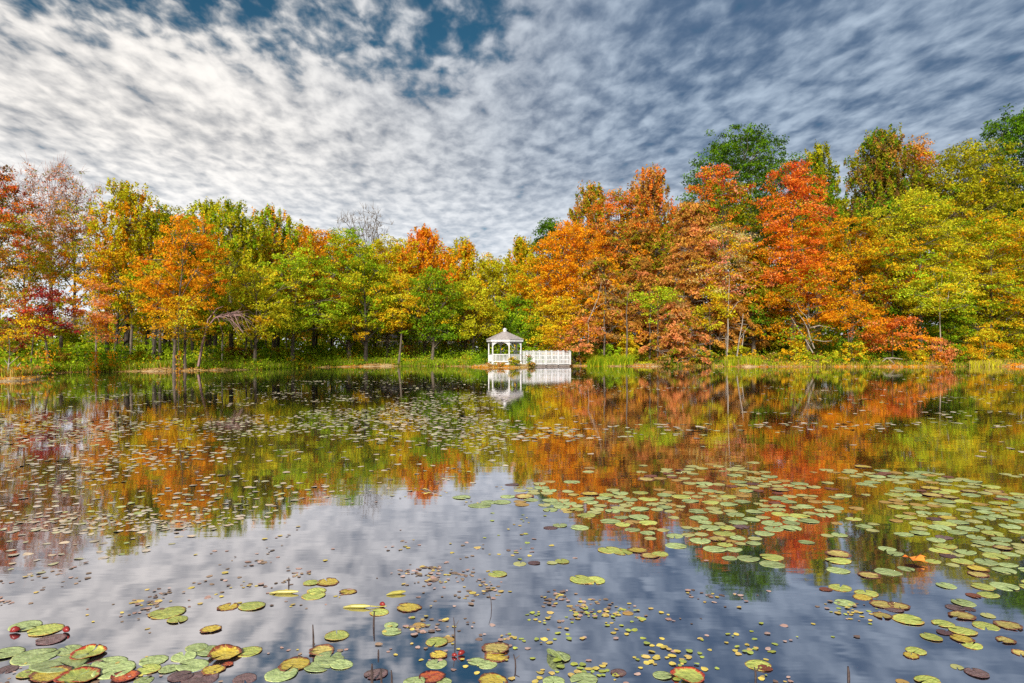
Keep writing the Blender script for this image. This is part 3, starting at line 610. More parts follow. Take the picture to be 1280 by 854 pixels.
        props(o, lab, 'creeper')

# ------------------------------------------------------------------ the far wood, undergrowth, grass, reeds, leaf litter
def masses():
    rng = np.random.default_rng(31)
    # far wood behind the shore trees
    Vs, Qs, Cs = [], [], []; nb = 0
    specs = []
    for px in np.arange(640, 1500, 24): specs.append((px + rng.uniform(-8, 8), 124 + rng.uniform(0, 22), np.interp(px, [640, 760, 900, 1000, 1150, 1280, 1500], [372, 300, 250, 240, 236, 225, 225]), 1.0))
    for px in np.arange(250, 640, 26): specs.append((px + rng.uniform(-8, 8), 128 + rng.uniform(0, 20), np.interp(px, [250, 400, 560, 640], [300, 312, 335, 360]), 1.2))
    for px in np.arange(-320, 250, 30): specs.append((px + rng.uniform(-8, 8), 128 + rng.uniform(0, 20), np.interp(px, [-320, -60, 0, 150, 250], [250, 290, 400, 390, 310]), .8))
    for px in np.arange(-320, -60, 40): specs.append((px + rng.uniform(-8, 8), 70 + rng.uniform(0, 12), 235 + rng.uniform(0, 40), .8))
    for px in np.arange(1370, 1640, 40): specs.append((px + rng.uniform(-8, 8), 88 + rng.uniform(0, 12), 190 + rng.uniform(0, 50), .8))
    mb = MB()
    for px, d, ty, dens in specs:
        X, Y = wx(px, d), d; z0 = zgf(X, Y); top = wz(ty, d) - z0
        V, Q, fc, CC, LC, li = crown(1.0, top, 3.6 + rng.uniform(0, 1.2), 'maple', P('olive', 3, 'green', 3, 'yolive', 2, 'rustb', 2, 'amber', 1), None, .42 * dens, .50, rng)
        Vs.append(V + np.array([X, Y, z0])); Qs.append(Q + nb); nb += len(V); Cs.append(fc)
        mb.tube([(X, Y, z0 - .1), (X + .2, Y, z0 + top * .6)], [.25, .1], 5)
    o = link_mesh('woods', np_mesh('woods', np.vstack(Vs), np.vstack(Qs), np.vstack(Cs)), M['leaf'])
    props(o, 'mixed autumn woodland closing the view behind the shore trees', 'woods', kind='stuff')
    t = mb.build('woods_trunks', M['bark_dark'], o)

    # undergrowth: knee to waist high weeds on the left bank and between the trunks
    def carpet(name, n, pxr, tr, hr, pal, label, size, cat='undergrowth', per=22, spread=.45, flat=.6):
        px = rng.uniform(pxr[0], pxr[1], n); t = rng.uniform(0, 1, n) ** 1.4 * (tr[1] - tr[0]) + tr[0]
        Y = shore(px) + t; X = (px - 640) / F * Y; Z = zg(X, Y)
        h = rng.uniform(hr[0], hr[1], n) * np.clip(t / 3.0, .35, 1)
        Cn = np.stack([X, Y, Z + h * .5], -1); k = np.repeat(np.arange(n), per)
        off = rng.normal(size=(n * per, 3)) * np.array([spread, spread, 0]); off[:, 2] = rng.uniform(-.5, .5, n * per) * h[k]
        Pn = Cn[k] + off
        V, Q = leaf_quads(Pn, unit(rng.normal(size=(n * per, 3)) + np.array([0, -.2, .7])), unit(rng.normal(size=(n * per, 3)) + np.array([0, 0, .8])), size * rng.uniform(.6, 1.3, n * per), 1.3)
        # patches of one colour
        cell = (np.floor(X / 2.3).astype(int) * 7 + np.floor(Y / 2.9).astype(int) * 13) % 97
        base = pick_cols(pal, 97, rng)[cell]; mixc = pick_cols(pal, n, rng)
        c = np.where(rng.uniform(size=n)[:, None] < .6, base, mixc)[k] * rng.uniform(.75, 1.25, n * per)[:, None]
        o = link_mesh(name, np_mesh(name, V, Q, np.clip(c, 0, .9)), M['leaf'])
        props(o, label, cat, kind='stuff')
    carpet('undergrowth', 1500, (50, 600), (.6, 17), (.6, 2.0), P('midgreen', 5, 'green', 3, 'lime', 2.5, 'gold', .7), 'green weeds and brambles covering the left bank', .17)
    carpet('undergrowth', 1100, (715, 1420), (.8, 12), (.4, 1.5), P('midgreen', 3, 'green', 3, 'olive', 3, 'ygreen', 2, 'gold', 1, 'rust', 1), 'mixed green and russet weeds along the right bank', .17)
    carpet('undergrowth', 700, (-500, 60), (1.0, 22), (.4, 1.5), P('midgreen', 3, 'green', 3, 'olive', 2, 'rust', 1, 'gold', 1), 'weeds behind the sandy spit', .15)
    carpet('undergrowth', 260, (560, 720), (5, 18), (.5, 1.6), P('midgreen', 3, 'green', 4, 'ygreen', 1), 'green weeds behind the gazebo and railing', .17)
    carpet('undergrowth', 900, (-300, 640), (16, 45), (1.6, 4.6), P('lime', 3, 'midgreen', 4, 'green', 2, 'ygreen', 3, 'gold', 1), 'sunlit saplings and brush between the left trunks', .30, per=46, spread=1.0)
    carpet('undergrowth', 600, (700, 1420), (10, 30), (1.6, 4.6), P('green', 4, 'midgreen', 2, 'olive', 3, 'ygreen', 1, 'amber', 1), 'shaded saplings and brush between the right trunks', .30, per=46, spread=1.0)
    carpet('fallen_leaves', 420, (715, 1420), (-.9, .9), (.02, .16), P('orange', 3, 'rust', 3, 'tan', 3, 'gold', 2), 'orange fallen leaves washed along the right water edge', .15, 'fallen leaves', 20, .35)
    carpet('fallen_leaves', 300, (60, 600), (-.8, 1.0), (.02, .15), P('tan', 4, 'straw', 4, 'gold', 1, 'rust', 1), 'straw coloured fallen leaves along the left water edge', .14, 'fallen leaves', 20, .35)
    carpet('fallen_leaves', 160, (590, 720), (-.5, 1.6), (.02, .12), P('tan', 4, 'straw', 4, 'amber', 2, 'rust', 1), 'tan fallen leaves round the gazebo point', .13, 'fallen leaves', 18, .3)
    carpet('fallen_leaves', 150, (-200, 56), (-.4, 1.4), (.02, .12), P('tan', 3, 'straw', 5, 'amber', 2), 'straw litter on the sandy spit', .10, 'fallen leaves', 18, .3)

    def blades(name, n, pxr, tr, hr, cols, label, w, cat):
        px = rng.uniform(pxr[0], pxr[1], n); t = rng.uniform(tr[0], tr[1], n)
        Y = shore(px) + t; X = (px - 640) / F * Y; Z = np.maximum(zg(X, Y), -.05) - .03
        h = rng.uniform(hr[0], hr[1], n); a = rng.uniform(0, np.pi, n); ln = rng.normal(0, .22, (n, 2)) * h[:, None]
        B = np.stack([X, Y, Z], -1); s = np.stack([np.cos(a), np.sin(a), 0 * a], -1) * w
        Md = B + np.stack([ln[:, 0] * .35, ln[:, 1] * .35, h * .6], -1); Tp = B + np.stack([ln[:, 0], ln[:, 1], h], -1)
        V = np.stack([B - s, B + s, Md + s * .8, Md - s * .8, Tp + s * .12, Tp - s * .12], 1).reshape(-1, 3)
        i = np.arange(n)[:, None] * 6
        Q = np.concatenate([i + np.array([[0, 1, 2, 3]]), i + np.array([[3, 2, 4, 5]])], 0)
        c = pick_cols(cols, n, rng) * rng.uniform(.75, 1.25, n)[:, None]
        o = link_mesh(name, np_mesh(name, V, Q, np.vstack([c, c])), M['leaf'])
        props(o, label, cat, kind='stuff')
    blades('grass', 15000, (50, 590), (.2, 3.0), (.25, .75), P('lime', 1, 'midgreen', 4, 'green', 3, 'olive', 3, 'straw', 1.5, 'rust', .6), 'long bright green grass fringing the left bank', .022, 'grass')
    blades('grass', 7000, (-300, 60), (.4, 3.0), (.2, .6), P('straw', 3, 'lime', 1, 'olive', 2, 'rust', 1), 'dry grass on the sandy spit', .016, 'grass')
    blades('grass', 4000, (820, 1420), (.0, 1.8), (.15, .65), P('ygreen', 1.5, 'straw', 3, 'olive', 3, 'midgreen', 2, 'tan', 2, 'rust', 1), 'yellowing grass along the right water edge', .022, 'grass')
    blades('reeds', 1500, (734, 792), (-.5, 1.6), (.45, 1.3), P('midgreen', 4, 'green', 2, 'ygreen', 2, 'olive', 2), 'clump of bright green reeds right of the footbridge', .028, 'reeds')
    blades('reeds', 900, (905, 950), (-.3, 1.0), (.5, 1.1), P('midgreen', 3, 'ygreen', 2, 'olive', 2, 'straw', 1), 'small stand of yellow green reeds below the pale stems', .026, 'reeds')
    blades('reeds', 900, (1212, 1252), (-.3, 1.0), (.4, .9), P('ygreen', 4, 'straw', 2), 'small stand of pale reeds near the right frame edge', .026, 'reeds')
# ------------------------------------------------------------------ gazebo and footbridge
def gazebo():
    X, Y = wx(631, 75), 75.0; z0 = 0.30
    g = empty('gazebo', (X, Y, z0), label='white six sided gazebo with shingled roof and small cupola on the point', cat='gazebo')
    R = 1.83; th = [math.radians(15 + 60 * k) for k in range(6)]
    pt = lambda r, a, z: (r * math.sin(a), -r * math.cos(a), z)
    # deck with skirt
    mb = MB(); r = R + .14
    vs = [pt(r, a, -.25) for a in th] + [pt(r, a, .14) for a in th]
    mb.add(vs, [tuple(range(6)), tuple(range(11, 5, -1))] + [(i, 6 + i, 6 + (i + 1) % 6, (i + 1) % 6) for i in range(6)])
    mb.build('deck', M['white'], g)
    for a in th:
        p = MB(); x, y, _ = pt(R, a, 0)
        p.box((x, y, 1.30), (.105, .105, 2.32), a)
        p.box((x, y, .20), (.17, .17, .12), a); p.box((x, y, 1.13), (.155, .155, .05), a)
        p.build('post', M['white'], g)
    for k in range(6):
        a, b = th[k], th[(k + 1) % 6]
        A = Vector(pt(R, a, 0)); B = Vector(pt(R, b, 0)); t = (B - A).normalized(); ln = (B - A).length
        A2, B2 = A + t * .064, B - t * .064
        # curved brackets under the eave: an arched board
        br = MB(); n = 14; top = 2.46; vs = []
        nrm = Vector((t.y, -t.x, 0)) * .022
        for i in range(n + 1):
            u = i / n; c = A2.lerp(B2, u); s = abs(2 * u - 1)
            low = 2.36 - .36 * s ** 3.4
            for sg in (-1, 1): vs += [(c.x + nrm.x * sg, c.y + nrm.y * sg, low), (c.x + nrm.x * sg, c.y + nrm.y * sg, top)]
        fs = []
        for i in range(n):
            q = 4 * i; r_ = q + 4
            fs += [(q, q + 1, r_ + 1, r_), (q + 2, r_ + 2, r_ + 3, q + 3), (q, r_, r_ + 2, q + 2), (q + 1, q + 3, r_ + 3, r_ + 1)]
        br.add(vs, fs); br.build('arch_bracket', M['white'], g)
        if k == 1: continue            # the entrance bay, towards the footbridge
        rl = MB()
        rl.bar(A2 + Vector((0, 0, 1.08)), B2 + Vector((0, 0, 1.08)), .09, .06); rl.bar(A2 + Vector((0, 0, .30)), B2 + Vector((0, 0, .30)), .06, .07)
        nb = 11
        for i in range(nb):
            c = A2.lerp(B2, (i + .5) / nb); rl.box((c.x, c.y, .69), (.042, .036, .72), math.atan2(t.y, t.x))
        rl.build('railing', M['white'], g)
    # eave beam, roof, cupola
    e = MB(); ro = R + .26
    vs = [pt(ro, a, 2.455) for a in th] + [pt(ro, a, 2.67) for a in th] + [pt(R - .12, a, 2.455) for a in th] + [pt(R - .12, a, 2.67) for a in th]
    fs = []
    for i in range(6):
        j = (i + 1) % 6
        fs += [(i, j, 6 + j, 6 + i), (12 + i, 18 + i, 18 + j, 12 + j), (i, 12 + i, 12 + j, j), (6 + i, 6 + j, 18 + j, 18 + i)]
    e.add(vs, fs); e.build('fascia', M['white'], g)
    rf = MB(); r2 = R + .31; vs = [pt(r2, a, 2.675) for a in th] + [pt(.20, a, 3.52) for a in th] + [pt(r2, a, 2.715) for a in th] + [pt(.20, a, 3.56) for a in th]
    fs = []
    for i in range(6):
        j = (i + 1) % 6
        fs += [(12 + i, 12 + j, 18 + j, 18 + i), (i, 6 + i, 6 + j, j), (i, j, 12 + j, 12 + i), (6 + i, 18 + i, 18 + j, 6 + j)]
    rf.add(vs, fs)
    for a in th: rf.bar(pt(r2, a, 2.73), pt(.20, a, 3.575), .07, .03)
    roof = rf.build('roof', M['shingle'], g)
    cp = MB()
    vs = [pt(.19, a, 3.50) for a in th] + [pt(.19, a, 3.80) for a in th] + [pt(.26, a, 3.803) for a in th] + [pt(.26, a, 3.84) for a in th] + [(0, 0, 4.0)]
    fs = []
    for i in range(6):
        j = (i + 1) % 6
        fs += [(i, j, 6 + j, 6 + i), (6 + i, 6 + j, 12 + j, 12 + i), (12 + i, 12 + j, 18 + j, 18 + i), (18 + i, 18 + j, 24)]
    cp.add(vs, fs); cp.build('cupola', M['white'], roof)

def footbridge():
    A = Vector((wx(650.5, 74.6), 74.9, 0)); B = Vector((wx(712.5, 77.6), 77.6, 0))
    t = (B - A).normalized(); nrm = Vector((-t.y, t.x, 0)); ln = (B - A).length; rz = math.atan2(t.y, t.x)
    g = empty('footbridge', (A.x, A.y, 0.0), rz, label='white railed footbridge leading from the gazebo to the wooded bank', cat='footbridge')
    dk = MB(); n = 34
    for i in range(n):
        dk.box((ln * (i + .5) / n, .75, .25), (ln / n - .012, 1.5, .05))
    for yy in (.12, 1.38): dk.box((ln / 2, yy, .12), (ln, .09, .20))
    for i in range(4):
        for yy in (.12, 1.38): dk.box((ln * (i + .5) / 4, yy, -.35), (.14, .14, .72))
    dk.build('deck', M['pole'], g)
    nb = 4
    for side, y in ((0, -.03), (1, 1.53)):
        r = MB()
        for z in (.34, .78, 1.24, 1.66): r.box((ln / 2, y + .052 * (1 if side == 0 else -1), z), (ln, .04, .09))
        r.box((ln / 2, y, 1.735), (ln + .05, .13, .04))
        rail = r.build('railing', M['white'], g)
        for k in range(nb + 1):
            p = MB(); p.box((ln * k / nb, y + (-.012), .97), (.12, .125, 1.52)); p.box((ln * k / nb, y - .012, 1.79), (.15, .15, .065)); p.build('post', M['white'], rail)
        for k in range(nb if side == 0 else 0):
            p = MB(); x0 = ln * k / nb + .075; x1 = ln * (k + 1) / nb - .075; m = 8; pitch = (x1 - x0) / m
            for i in range(m): p.box((x0 + pitch * (i + .5), y - .004, .97), (pitch - .085, .03, 1.46))
            p.build('picket_panel', M['white'], rail)

# ------------------------------------------------------------------ houses glimpsed through the left trees
def house(px, d, w, dep, wallh, roofh, mat, label, rz=0.0, chimney=False, garage=False, zoff=0):
    X, Y = wx(px, d), d; z0 = zgf(X, Y) - .1 + zoff
    g = empty('house', (X, Y, z0), rz, label=label, cat='house')
    wv = MB(); hw, hd = w / 2, dep / 2
    wv.add([(-hw, -hd, 0), (hw, -hd, 0), (hw, hd, 0), (-hw, hd, 0), (-hw, -hd, wallh), (hw, -hd, wallh), (hw, hd, wallh), (-hw, hd, wallh), (-hw, 0, wallh + roofh), (hw, 0, wallh + roofh)],
           [(0, 1, 5, 4), (1, 2, 6, 9, 5), (2, 3, 7, 6), (3, 0, 4, 8, 7)])
    wv.build('wall', mat, g)
    rf = MB(); o = .4; zz = wallh - o * roofh / hd
    for sg in (-1, 1):
        a = (-hw - .3, sg * (hd + o), zz + .02); b = (hw + .3, sg * (hd + o), zz + .02); c = (hw + .3, 0, wallh + roofh + .02); d_ = (-hw - .3, 0, wallh + roofh + .02)
        up = lambda p: (p[0], p[1], p[2] + .12)
        rf.add([a, b, c, d_, up(a), up(b), up(c), up(d_)], [(0, 1, 2, 3), (4, 7, 6, 5), (0, 4, 5, 1), (1, 5, 6, 2), (2, 6, 7, 3), (3, 7, 4, 0)])
    roof = rf.build('roof', M['roof_dark'], g)
    if chimney:
        c = MB(); c.box((hw * .4, .3, wallh + roofh + .4), (.6, .6, 1.4)); c.build('chimney', M['roof_dark'], roof)
    xs = [-.62, -.22, .22, .62]
    for i, x in enumerate(xs):
        if i == 1:
            dr = MB(); dr.box((x * hw, -hd - .03, 1.05), (.95, .06, 2.1)); dr.build('door', M['roof_dark'], g); continue
        f = MB(); f.box((x * hw, -hd - .02, wallh * .58), (1.25, .06, 1.35)); fr = f.build('window', M['offwhite'], g)
        p = MB(); p.box((x * hw, -hd - .045, wallh * .58), (1.05, .03, 1.15)); p.build('pane', M['glass'], fr)

def houses():
    house(478, 116, 6.5, 7, 3.3, 2.2, M['beige'], 'beige house glimpsed behind the two thin golden trunks', .15)
    house(526, 118, 5.0, 6, 2.9, 1.8, M['beige'], 'small tan outbuilding right of the beige house')
    house(568, 118, 5.5, 6, 3.0, 1.8, M['offwhite'], 'white house glimpsed left of the gazebo', -.1)
    house(206, 104, 6.5, 7, 2.2, 2.0, M['beige'], 'low dark roofed shed between the dark left trunks', .2)
    house(88, 108, 7, 7, 3.6, 2.2, M['offwhite'], 'white house behind the stout purple brown trunk', .1, True)
    house(232, 106, 6, 7, 3.0, 2.0, M['beige'], 'beige house end behind the small golden tree', -.2)
    # the utility pole in the gap among the salmon trees
    X, Y = wx(183, 96), 96; z0 = zgf(X, Y)
    g = empty('car', (X - 1, Y - 4, z0 + .02), .25, label='pale parked car half seen between the left trunks', cat='car')
    b = MB()
    prof = [(-2.2, .35), (-2.2, .75), (-1.5, .92), (-.9, 1.42), (.7, 1.45), (1.35, .98), (2.15, .82), (2.2, .35)]
    vs = [(x, -.85, z) for x, z in prof] + [(x, .85, z) for x, z in prof]; n = len(prof)
    b.add(vs, [tuple(range(n)), tuple(range(2 * n - 1, n - 1, -1))] + [(i, n + i, n + (i + 1) % n, (i + 1) % n) for i in range(n)])
    b.build('body', M['offwhite'], g)
    w = MB(); w.box((-.1, -.855, 1.17), (1.7, .03, .38)); w.build('window', M['glass'], g)
    for x in (-1.35, 1.35):
        for y in (-.8, .8):
            q = MB(); q.tube([(x, y - .1, .33), (x, y + .1, .33)], [.33, .33], 14); q.build('wheel', M['bark_dark'], g)

# ------------------------------------------------------------------ lily pads and floating leaves
def pad_mat(name, c1, c2, edge, edge_w=0.0, rough=.34, veins=.35):
    m, nt, N, L = new_mat(name)
    out = N.new('ShaderNodeOutputMaterial'); p = N.new('ShaderNodeBsdfPrincipled'); p.inputs['Roughness'].default_value = rough; p.inputs['Specular IOR Level'].default_value = .75
    tc = N.new('ShaderNodeTexCoord'); oi = N.new('ShaderNodeObjectInfo')
    ad = N.new('ShaderNodeVectorMath'); ad.operation = 'MULTIPLY_ADD'
    cmb = N.new('ShaderNodeCombineXYZ')
    sc1 = N.new('ShaderNodeMath'); sc1.operation = 'MULTIPLY'; sc1.inputs[1].default_value = 37.0
    L.new(oi.outputs['Random'], sc1.inputs[0]); L.new(sc1.outputs[0], cmb.inputs[0]); L.new(sc1.outputs[0], cmb.inputs[2])
    L.new(tc.outputs['Object'], ad.inputs[0]); ad.inputs[1].default_value = (1, 1, 1); L.new(cmb.outputs[0], ad.inputs[2])
    n = N.new('ShaderNodeTexNoise'); n.inputs['Scale'].default_value = 2.2; n.inputs['Detail'].default_value = 5
    L.new(ad.outputs[0], n.inputs['Vector'])
    r = N.new('ShaderNodeValToRGB'); e = r.color_ramp.elements
    e[0].position = .36; e[0].color = (*c1, 1); e[1].position = .66; e[1].color = (*c2, 1)
    L.new(n.outputs['Fac'], r.inputs[0])
    # radius in object space (pad meshes have radius 1)
    ln = N.new('ShaderNodeVectorMath'); ln.operation = 'LENGTH'; L.new(tc.outputs['Object'], ln.inputs[0])
    n2 = N.new('ShaderNodeTexNoise'); n2.inputs['Scale'].default_value = 3.5; L.new(ad.outputs[0], n2.inputs['Vector'])
    am = N.new('ShaderNodeMath'); am.operation = 'MULTIPLY_ADD'; am.inputs[1].default_value = .55; L.new(n2.outputs['Fac'], am.inputs[0]); L.new(ln.outputs['Value'], am.inputs[2])
    mr = N.new('ShaderNodeMapRange'); mr.inputs[1].default_value = 1.25 - edge_w; mr.inputs[2].default_value = 1.31 - edge_w * .75
    L.new(am.outputs[0], mr.inputs[0])
    mx = N.new('ShaderNodeMix'); mx.data_type = 'RGBA'; L.new(mr.outputs[0], mx.inputs[0]); L.new(r.outputs[0], mx.inputs[6]); mx.inputs[7].default_value = (*edge, 1)
    # pale radiating veins
    sx = N.new('ShaderNodeSeparateXYZ'); L.new(tc.outputs['Object'], sx.inputs[0])
    at = N.new('ShaderNodeMath'); at.operation = 'ARCTAN2'; L.new(sx.outputs['Y'], at.inputs[0]); L.new(sx.outputs['X'], at.inputs[1])
    ml = N.new('ShaderNodeMath'); ml.operation = 'MULTIPLY'; ml.inputs[1].default_value = 8.5; L.new(at.outputs[0], ml.inputs[0])
    cs = N.new('ShaderNodeMath'); cs.operation = 'COSINE'; L.new(ml.outputs[0], cs.inputs[0])
    pw = N.new('ShaderNodeMapRange'); pw.inputs[1].default_value = .93; pw.inputs[2].default_value = 1.0; pw.inputs[4].default_value = veins; L.new(cs.outputs[0], pw.inputs[0])
    mv = N.new('ShaderNodeMix'); mv.data_type = 'RGBA'; L.new(pw.outputs[0], mv.inputs[0]); L.new(mx.outputs[2], mv.inputs[6]); mv.inputs[7].default_value = tuple(min(1, c * 1.35 + .03) for c in c2) + (1,)
    hs = N.new('ShaderNodeHueSaturation'); vr = N.new('ShaderNodeMapRange'); vr.inputs[3].default_value = .75; vr.inputs[4].default_value = 1.2
    L.new(oi.outputs['Random'], vr.inputs[0]); L.new(vr.outputs[0], hs.inputs['Value']); L.new(mv.outputs[2], hs.inputs['Color'])
    L.new(hs.outputs[0], p.inputs['Base Color'])
    b = N.new('ShaderNodeBump'); b.inputs['Strength'].default_value = .25; b.inputs['Distance'].default_value = .05; L.new(n2.outputs['Fac'], b.inputs['Height']); L.new(b.outputs[0], p.inputs['Normal'])
    L.new(p.outputs[0], out.inputs[0])
    return m

def pad_mesh(name, rng, curl=0.0, half=0.0, rag=0.02, ell=1.0):
    """a round lily pad of radius 1 with a slit; z scaled later with the object"""
    seg = 40; rings = (0.0, .35, .7, .9, 1.0)
    sl = rng.uniform(.06, .20); ang = np.linspace(sl, 2 * np.pi - sl, seg)
    ph = rng.uniform(0, 6.28, 6)
    ra = 1 + rag * (np.sin(3 * ang + ph[0]) + .7 * np.sin(7 * ang + ph[1]) + .5 * np.sin(12 * ang + ph[2])) - .06 * np.exp(-((ang - sl) / .15) ** 2) - .06 * np.exp(-((ang - 2 * np.pi + sl) / .15) ** 2)
    lift = np.clip(np.sin(ang * 1.0 + ph[3]) * .5 + .5 * np.sin(2 * ang + ph[4]), 0, 1)
    V = []
    for r in rings:
        z = .02 * np.sin(2 * ang + ph[5]) * r + (curl * (.35 + .65 * lift) * max(0, (r - .68) / .32) ** 1.5 if curl else .015 * r * lift)
        rr = r * ra * (1 - (curl * .25 * lift * (r > .8)))
        V.append(np.stack([rr * np.cos(ang), rr * ell * np.sin(ang), z + 0 * ang], -1))
    if half:      # one side of the pad folded up and over
        for a in V:
            y = a[:, 1]; f = np.clip(y - .1, 0, 2)
            a[:, 2] += f * half * .9; a[:, 1] = np.where(y > .1, .1 + f * (1 - half * .75), y)
    V = np.vstack(V); nr = len(rings)
    T = []
    for i in range(nr - 1):
        for j in range(seg - 1):
            T.append((i * seg + j, (i + 1) * seg + j, (i + 1) * seg + j + 1, i * seg + j + 1))
    # underside, 2 cm-to-radius thin
    n = len(V); Vb = V.copy(); Vb[:, 2] -= .014
    B = [tuple(n + q for q in f[::-1]) for f in T]
    S = [((nr - 1) * seg + j, n + (nr - 1) * seg + j, n + (nr - 1) * seg + j + 1, (nr - 1) * seg + j + 1) for j in range(seg - 1)]
    return np_mesh(name, np.vstack([V, Vb]), np.array(T + B + S), smooth=True)

PAD = {}
def pad_kit():
    rng = np.random.default_rng(17)
    mats = dict(
        green=pad_mat('pad_green', (.26, .33, .11), (.42, .49, .20), (.46, .44, .15), .04),
        ygreen=pad_mat('pad_yellow_green', (.34, .40, .08), (.52, .53, .12), (.46, .27, .06), .10),
        yellow=pad_mat('pad_yellow', (.50, .35, .03), (.60, .46, .07), (.20, .05, .02), .22),
        brown=pad_mat('pad_browned', (.40, .32, .07), (.55, .42, .12), (.20, .06, .03), .26),
        purple=pad_mat('pad_purple', (.11, .06, .06), (.20, .12, .115), (.10, .04, .04), .1, veins=.15),
        red=pad_mat('pad_red', (.34, .03, .015), (.52, .14, .03), (.10, .01, .01), .2, veins=.1))
    for k, m in mats.items():
        L = []
        for i in range(5):
            me = pad_mesh('lily_pad_' + k, rng, curl={'yellow': .10, 'brown': .07, 'red': .2}.get(k, .0) * rng.uniform(.4, 1.3), rag={'brown': .05, 'yellow': .05}.get(k, .018), ell=rng.uniform(.88, 1.0))
            me.materials.append(m); L.append(me)
        PAD[k] = L
    me = pad_mesh('lily_pad_bowl', rng, curl=.34, rag=.035); me.materials.append(mats['yellow']); PAD['bowl'] = [me]
    me = pad_mesh('lily_pad_curled', rng, curl=.26, rag=.04); me.materials.append(pad_mat('pad_red_rimmed', (.30, .36, .07), (.46, .46, .10), (.42, .05, .02), .18)); PAD['curled'] = [me]
    me = pad_mesh('lily_pad_folded', rng, half=.85, rag=.02); me.materials.append(mats['green']); PAD['folded'] = [me]
PADZ = [0]
def put_pad(*a, **k): PADQ.append((a, k))
PADQ = []
def real_pad(px, py, w, kind, label, group=None, rng=None, tilt=.02):
    X, Y = on_water(px, py); r = w / F * Y / 2
    PADZ[0] += 1
    me = PAD[kind][int(rng.integers(len(PAD[kind])))]
    o = link_mesh('lily_pad', me, None, loc=(X, Y, .001 + (PADZ[0] % 7) * .0005 + (.012 * r)), rot=(rng.normal(0, tilt * .4), rng.normal(0, tilt * .4), rng.uniform(0, 6.28)))
    o.scale = (r, r, r)
    return props(o, label, 'lily pad', group)

HAND = """32 783 38 green;57 788 40 ygreen;64 800 34 purple;8 817 40 green;44 821 52 green;87 813 34 green;75 828 70 green;110 818 40 curled;124 814 16 yellow;94 839 40 green;137 829 42 green;143 838 50 green;63 844 45 yellow;98 848 50 curled;37 842 30 ygreen;192 826 34 green;186 837 30 ygreen;211 837 24 green;156 846 34 red;180 851 24 green;230 821 32 green;246 810 28 green;262 814 34 green;281 819 40 bowl;311 815 32 ygreen;240 832 40 green;267 838 30 yellow;285 831 14 red;226 846 30 purple;250 849 45 purple;306 849 30 purple;209 766 44 ygreen;222 775 26 ygreen;264 787 26 yellow;10 837 24 purple;
315 758 33 ygreen;285 759 26 yellow;389 729 20 ygreen;410 728 30 yellow;392 745 30 ygreen;396 739 24 ygreen;435 740 22 yellow;511 760 32 yellow;474 766 24 ygreen;421 795 32 ygreen;489 782 19 green;490 790 25 green;524 782 18 ygreen;546 803 28 ygreen;559 800 18 ygreen;311 816 20 yellow;402 814 32 brown;368 831 42 yellow;352 843 42 green;412 823 40 green;397 834 34 green;427 831 30 green;546 830 28 green;548 819 24 yellow;595 827 22 green;609 831 26 green;620 811 36 brown;621 821 32 yellow;470 843 30 purple;540 847 34 red;616 852 40 yellow;518 853 30 green;555 852 20 green;622 718 24 ygreen;
696 822 34 folded;692 853 30 green;730 850 36 green;828 845 24 green;860 846 42 curled;773 841 20 purple;948 832 32 ygreen;956 836 18 yellow;785 767 14 ygreen;
1055 754 26 green;1050 735 28 ygreen;1032 737 16 yellow;1083 742 28 ygreen;1078 747 24 yellow;1102 756 28 brown;1124 758 26 brown;1118 762 22 purple;1103 770 24 brown;1135 775 36 ygreen;1204 754 28 green;1194 760 22 purple;1212 762 14 purple;1235 744 26 ygreen;1217 745 18 yellow;1202 770 32 brown;1235 770 18 green;1232 783 30 ygreen;1260 782 32 brown;1179 780 26 ygreen;1203 789 32 ygreen;1180 791 18 purple;1164 797 26 ygreen;1202 799 28 yellow;1215 807 26 ygreen;1145 814 24 ygreen;1139 820 20 yellow;1257 801 22 brown;1276 817 20 brown;1196 834 16 green;1221 842 28 purple;1159 851 32 ygreen;1128 853 16 ygreen;
728 725 34 ygreen;743 726 30 ygreen;703 702 20 ygreen;690 704 14 green;650 705 18 green;668 704 16 purple;762 688 30 ygreen;778 690 28 ygreen;797 688 26 yellow;812 695 24 brown;825 693 22 ygreen;700 657 20 green;688 660 18 purple;725 660 24 green;600 632 30 green;612 628 22 green;640 606 18 purple;627 628 24 green;577 622 24 green"""
KINDWORD = dict(green='plain green', ygreen='yellow green', yellow='yellowing', brown='brown edged', purple='dull purple', red='dark red crumpled', bowl='yellow', curled='red rimmed', folded='folded')

def zone(px, py):
    if py > 715 and px < 170: return 'in the raft at the bottom left corner'
    if px < 335 and py > 800: return 'in the loose chain right of the corner raft'
    if px < 335: return 'on the pale water above the corner raft'
    if px < 440 and py > 800: return 'in the heap of pads below the dark stems'
    if px < 460 and py < 760: return 'in the small patch of rolled leaves'
    if px < 580: return 'scattered round the thin dark stems'
    if px < 660 and py > 700: return 'near the bottom centre of the pond'
    if py > 800 and px < 1000: return 'among the tiny yellow leaves at the bottom'
    if px > 1000 and py > 765: return 'on the blue water at the bottom right'
    if px > 1000: return 'below the dark reflected treetops on the right'
    if py > 680: return 'on the pale water under the red reflection'
    return 'on the bright sky reflection in mid pond'

